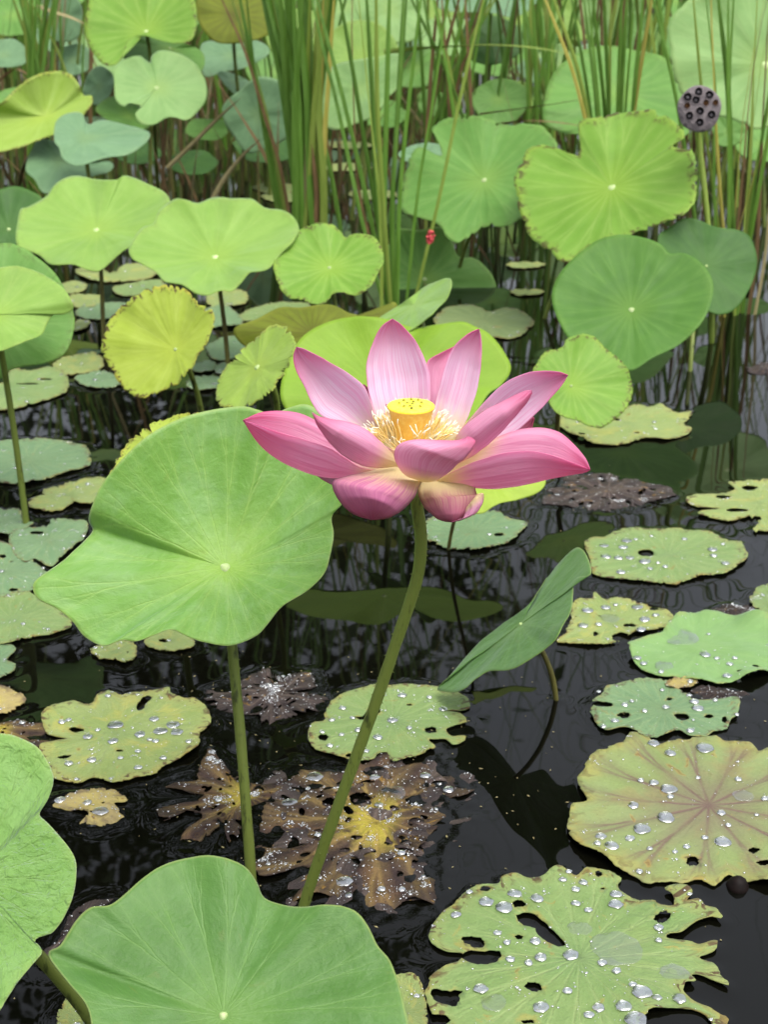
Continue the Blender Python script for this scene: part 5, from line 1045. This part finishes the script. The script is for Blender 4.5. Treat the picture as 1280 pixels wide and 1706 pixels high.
bl = [(([(642, 520), (601, 360), (562, 183), (534, 73), (517, 0)]), 9, G, 1.7), ([(650, 520), (612, 337), (573, 169), (528, 0)], 11, G, 1.7), ([(655, 520), (624, 337), (587, 112), (567, 0)], 10, G, 1.7), ([(648, 520), (629, 360), (621, 169), (611, 0)], 11, G, 1.6), ([(652, 520), (640, 360), (629, 174), (627, 0)], 11, Yg, 1.6), ([(646, 520), (640, 360), (643, 225), (649, 0)], 12, G, 1.7), ([(656, 520), (652, 360), (657, 281), (673, 0)], 10, G, 1.7), ([(660, 520), (655, 330), (668, 140), (678, 0)], 9, G, 1.6), ([(662, 520), (667, 320), (690, 100), (702, 0)], 10, G, 1.7), ([(676, 520), (697, 320), (722, 175), (742, 40), (750, 0)], 9, G, 1.5), ([(694, 490), (735, 320), (765, 180), (807, 8)], 8, Yg, 1.3), ([(636, 520), (636, 420), (632, 330), (620, 220)], 10, Yg, 1.2), ([(645, 500), (600, 330), (590, 200)], 6, B, 1.0)]
clump('open fan of long thin reeds rising from the water beside the cupped leaf', (655, 520), 3.55, bl)
bl = []
for i in range(12):
    x0 = 990 + i * 6 + rnd.uniform(-5, 5); xt = 958 + i * 12 + rnd.uniform(-7, 7)
    bl.append(([(x0, 240), (x0 * .7 + xt * .3, 150), (xt, 0)], rnd.uniform(7, 10), rnd.choice([G, G, G, Yg]), 1.8))
bl.append(([(1052, 240), (1065, 150), (1092, 0)], 9, Yl, 1.6)); bl.append(([(985, 235), (955, 120), (925, 40), (905, -10)], 10, Yl, 1.3)); bl.append(([(990, 240), (965, 120), (925, 0)], 9, Yg, 1.5))
clump('fan of upright reeds behind the big veined leaf', (1030, 240), 4.1, bl)
bl = [([(1222, 400), (1218, 300), (1212, 150), (1195, 0)], 13, G, 1.7), ([(1216, 400), (1216, 260), (1214, 120), (1214, 0)], 11, G, 1.7), ([(1226, 400), (1218, 260), (1220, 120), (1228, 0)], 10, G, 1.7), ([(1205, 420), (1192, 330), (1182, 250), (1172, 150), (1160, 0)], 7, Yg, 1.4), ([(1196, 420), (1190, 300), (1192, 150), (1176, 0)], 9, G, 1.6), ([(1165, 420), (1150, 300), (1125, 150), (1090, 0)], 9, G, 1.5), ([(1208, 400), (1200, 300), (1195, 200)], 8, Yl, 1.0)]
clump('tall reeds beside the dry seed pod', (1212, 420), 3.5, bl)
bl = [([(1205, 530), (1225, 420), (1240, 300), (1248, 215)], 9, B, .9), ([(1232, 525), (1245, 380), (1255, 250), (1262, 120)], 12, Yg, 1.3), ([(1238, 528), (1248, 400), (1265, 260), (1290, 100)], 10, G, 1.5), ([(1215, 530), (1215, 470), (1225, 380), (1232, 300)], 8, Yl, .8), ([(1225, 530), (1230, 470), (1240, 400), (1245, 330)], 9, Yg, .9), ([(1248, 525), (1262, 420), (1268, 300), (1272, 200)], 11, B, 1.0), ([(1258, 528), (1275, 430), (1285, 300)], 9, TN, 1.0), ([(1200, 528), (1208, 500), (1215, 460)], 8, Yl, .6), ([(1228, 525), (1262, 330), (1292, 150)], 9, G, 1.4), ([(1222, 528), (1250, 350), (1276, 220)], 10, Yg, 1.2)]
clump('mixed green and dead brown reeds behind the dark half-hidden leaf', (1232, 528), 3.52, bl)
bl = []
for i in range(14):
    x0 = 60 + rnd.uniform(-14, 22); xt = 18 + i * 6 + rnd.uniform(-6, 6)
    bl.append(([(x0, 215), (x0 * .6 + xt * .4, 100), (xt, -10)], rnd.uniform(7, 11), rnd.choice([G, G, Yg, G]), 2.0))
bl.append(([(88, 200), (86, 100), (82, 0)], 8, Yl, 1.6)); bl.append(([(140, 215), (100, 100), (80, 60)], 7, Yg, 1.2))
clump('upright reed sheaf with one yellow blade beside the tall notched leaf', (66, 215), 5.0, bl)
bl = []
for i in range(20):
    x0 = 735 + rnd.uniform(-30, 60); xt = 690 + i * 8 + rnd.uniform(-10, 10)
    bl.append(([(x0, 235), (x0 * .6 + xt * .4, 120), (xt, -10)], rnd.uniform(6, 10), rnd.choice([G, G, Yg, Yg, B, G]), 1.9))
bl += [([(640, 86), (720, 79), (800, 75), (870, 77), (930, 86), (985, 101)], 8, Yg, 0)]
root_mid = clump('loose stand of reeds with one blade bent level across them', (745, 235), 4.8, bl[:-1])
P = [onY(x, y, 4.55) for x, y in open_spline(bl[-1][0], 16)]
V, Fc = blade_geo(P, .016, 0, .3); mesh_obj('bent_blade', V, Fc, MAT[Yg], root_mid, smooth=False)
bl = []
for i in range(10):
    x0 = 900 + rnd.uniform(-20, 24); xt = 860 + i * 9 + rnd.uniform(-10, 10)
    bl.append(([(x0, 205), (x0 * .6 + xt * .4, 100), (xt, -10)], rnd.uniform(7, 11), rnd.choice([G, G, Yg, G]), 1.9))
clump('thin stand of green reeds between the torn leaf and the fan', (900, 205), 4.9, bl)
def stalk(label, px, Y, w, m):
    P = [onY(x, y, Y) for x, y in open_spline(px, 12)]; V, Fc = blade_geo(P, w / F * Y, .1, .25)
    tag(mesh_obj('dead_stalk', V, Fc, MAT[m], origin=tuple(P[0]), smooth=False), label, 'dead stalk')
stalk('pale dead stalk slanting over the dark gap by the round pale leaf', [(278, 280), (320, 240), (365, 195), (405, 160)], 4.5, 8, 'reedt')
stalk('short tan dead stalk sticking up behind the broad wavy leaf', [(352, 335), (375, 295), (405, 258), (438, 228)], 4.3, 8, 'reedt')
stalk('thin brown dead stalk lying above the torn notched leaf', [(800, 190), (860, 182), (930, 172), (1000, 160)], 4.4, 5, 'reedb')
stalk('pinkish dead stalk resting along the top of the torn notched leaf', [(835, 206), (880, 201), (930, 204), (985, 212)], 4.35, 6, 'reedb')
stalk('bent pinkish dead stalk under the reed sheaf with the yellow blade', [(-20, 150), (22, 116), (48, 126), (60, 132)], 5.2, 5, 'reedb')
stalk('light yellow broken stalk crossing beside the tall notched leaf', [(60, 10), (90, 20), (120, 30), (145, 42)], 5.3, 7, 'reedt')
# more clumps farther back, seen between the leaves and mirrored in the water
for i in range(17):
    Yk = rnd.uniform(5.8, 9.5); xk = (-0.30 + 0.6 * (i + rnd.uniform(.2, .8)) / 17) * Yk
    root = empty('reed_clump', (xk, Yk, 0)); tag(root, 'far clump of tall reeds filling the back of the pond', 'reeds', 'far reed clumps')
    for k in range(rnd.randint(10, 15)):
        hgt = rnd.uniform(1.3, 2.3); a = rnd.uniform(-.32, .32); b_ = rnd.uniform(-.15, .2); x0, y0 = xk + rnd.uniform(-.16, .16), Yk + rnd.uniform(-.15, .15)
        P = [Vector((x0 + a * (t ** 1.6) * hgt, y0 + b_ * t * t * hgt, -.03 + hgt * t * (1 - .1 * abs(a) * t))) for t in np.linspace(0, 1, 9)]
        V, Fc = blade_geo(P, rnd.uniform(.010, .018), rnd.uniform(0, 3), .5); mesh_obj('reed_blade', V, Fc, MAT[rnd.choice([G, G, G, Yg, Yg, B, TN])], root, smooth=False)
for i in range(7):
    Yk = rnd.uniform(4.7, 6.0); xk = (0.07 + 0.21 * (i + rnd.uniform(.2, .8)) / 7) * Yk
    root = empty('reed_clump', (xk, Yk, 0)); tag(root, 'tall reed clump standing behind the fan and the dry seed pod', 'reeds', 'tall reeds behind the fan')
    for k in range(15):
        hgt = rnd.uniform(1.3, 2.6); a = rnd.uniform(-.28, .28); x0, y0 = xk + rnd.uniform(-.16, .16), Yk + rnd.uniform(-.12, .12)
        P = [Vector((x0 + a * (t ** 1.7) * hgt, y0, -.03 + hgt * t * (1 - .25 * abs(a) * t))) for t in np.linspace(0, 1, 10)]
        V, Fc = blade_geo(P, rnd.uniform(.009, .016), rnd.uniform(0, 3), .5); mesh_obj('reed_blade', V, Fc, MAT[rnd.choice([G, G, G, Yg, Yg, B])], root, smooth=False)
# dead stems and litter standing in the shade between the leaves, and the far reed bed
def stuff(name, n, yr, hr, wr, mats, xr=.36, leanr=.5):
    for m, share in mats:
        V = []; Fc = []
        for k in range(int(n * share)):
            y0 = rnd.uniform(*yr); x0 = rnd.uniform(-xr, xr) * y0; hgt = rnd.uniform(*hr)
            if name == 'far_reed_bed' and x0 / y0 > .05 and rnd.random() < .6: continue
            a = rnd.gauss(0, leanr * .4)
            P = [Vector((x0 + a * (t ** 1.5) * hgt, y0 + .1 * t * t, -.02 + hgt * t)) for t in np.linspace(0, 1, 5)]
            v, f = blade_geo(P, rnd.uniform(*wr), rnd.uniform(0, 3), .5); b0 = len(V); V += v; Fc += [tuple(i + b0 for i in q) for q in f]
        tag(mesh_obj(name, V, Fc, MAT[m], smooth=False), kind='stuff')
stuff('far_reed_bed', 2600, (9.0, 15.0), (1.2, 2.2), (.012, .024), [('reed', .55), ('reed2', .2), ('reedb', .25)])
stuff('dead_stem_litter', 300, (4.6, 9.0), (.15, .6), (.006, .014), [('reedb', .6), ('stemd', .4)], .32, 1.2)
# snail eggs
EGG = simple_mat('snail_egg_pink', (0.62, 0.06, 0.07), (0.75, 0.12, 0.12), 400, 0.5)
def eggs(label, px, py, Y, n, L):
    c = onY(px, py, Y); V = []; Fc = []; r = .0035
    for k in range(n):
        p = c + Vector((rnd.gauss(0, L * .28), rnd.gauss(0, .004) - .004, rnd.uniform(-L, L))); b = len(V)
        V += [p + Vector((v.x * r, v.y * r, v.z * r * 1.6)) for v in DV]; Fc += [tuple(i + b for i in f) for f in DF]
    tag(mesh_obj('snail_eggs', V, Fc, EGG, origin=tuple(c)), label, 'snail eggs')
eggs('bright pink clutch of snail eggs on a thin reed above the cupped leaf', 717, 395, 3.49, 60, .014)
eggs('dull pink clutch of snail eggs low among the fanned reeds', 606, 367, 3.62, 25, .009)

# ------------------------------------------------------------ trees on the far bank (mirrored in the water)
BARK = simple_mat('bark', (0.06, 0.045, 0.03), (0.11, 0.085, 0.06), 12, 0.9, 0.1, 0.8, 0.03, (1, 1, 0.2))
TLEAF = simple_mat('tree_foliage', (0.035, 0.07, 0.018), (0.06, 0.11, 0.03), 2, 0.6, 0.3, 0.0, 0.01, trans=0.3)
def tree(label, x, y, hgt, rad):
    root = empty('tree', (x, y, 0)); tag(root, label, 'tree')
    P = [Vector((x + .25 * noise.noise(Vector((t * 2, x, 0))), y, -.2 + hgt * .8 * t)) for t in np.linspace(0, 1, 9)]
    V, Fc, U = tube(P, [hgt * .022 * (1 - .75 * i / 8) for i in range(9)], 9)
    ends = []
    for k in range(9):
        p0 = P[2 + k * 6 // 9]; a = k * 2.4 + x; L = rad * rnd.uniform(.6, .95)
        q = [p0 + Vector((math.cos(a) * L * t, math.sin(a) * L * t, L * .55 * t ** 1.3)) for t in (0, .33, .66, 1)]
        v, f, u = tube(q, [hgt * .008 * (1 - .7 * i / 3) for i in range(4)], 6); b = len(V); V += v; Fc += [tuple(i + b for i in g) for g in f]; ends += q[1:]
    mesh_obj('trunk', V, Fc, BARK, root)
    V = []; Fc = []
    cl = ends + [P[-1] + Vector((rnd.gauss(0, rad * .3), rnd.gauss(0, rad * .3), rnd.uniform(-.05, .18) * hgt)) for _ in range(12)]
    for c in cl:
        rr = rad * rnd.uniform(.28, .45)
        for k in range(170):
            p = c + Vector((rnd.gauss(0, .5), rnd.gauss(0, .5), rnd.gauss(0, .38))) * rr; s = rnd.uniform(.10, .20)
            d1 = Vector((rnd.gauss(0, 1), rnd.gauss(0, 1), rnd.gauss(0, .5))).normalized(); d2 = d1.orthogonal().normalized(); b = len(V)
            V += [p - d1 * s, p + d2 * s * .5, p + d1 * s, p - d2 * s * .5]; Fc.append((b, b + 1, b + 2, b + 3))
    mesh_obj('crown', V, Fc, TLEAF, root, smooth=False)
tree('tall leafy tree on the far bank behind the dense reed sheaf', -1.3, 16.5, 13.5, 2.9)
tree('tall broad tree on the far bank behind the yellow shell-like leaf', -5.0, 17.2, 13.5, 3.3)
tree('tall tree at the outer end of the far bank', -9.0, 16.8, 12.5, 3.0)
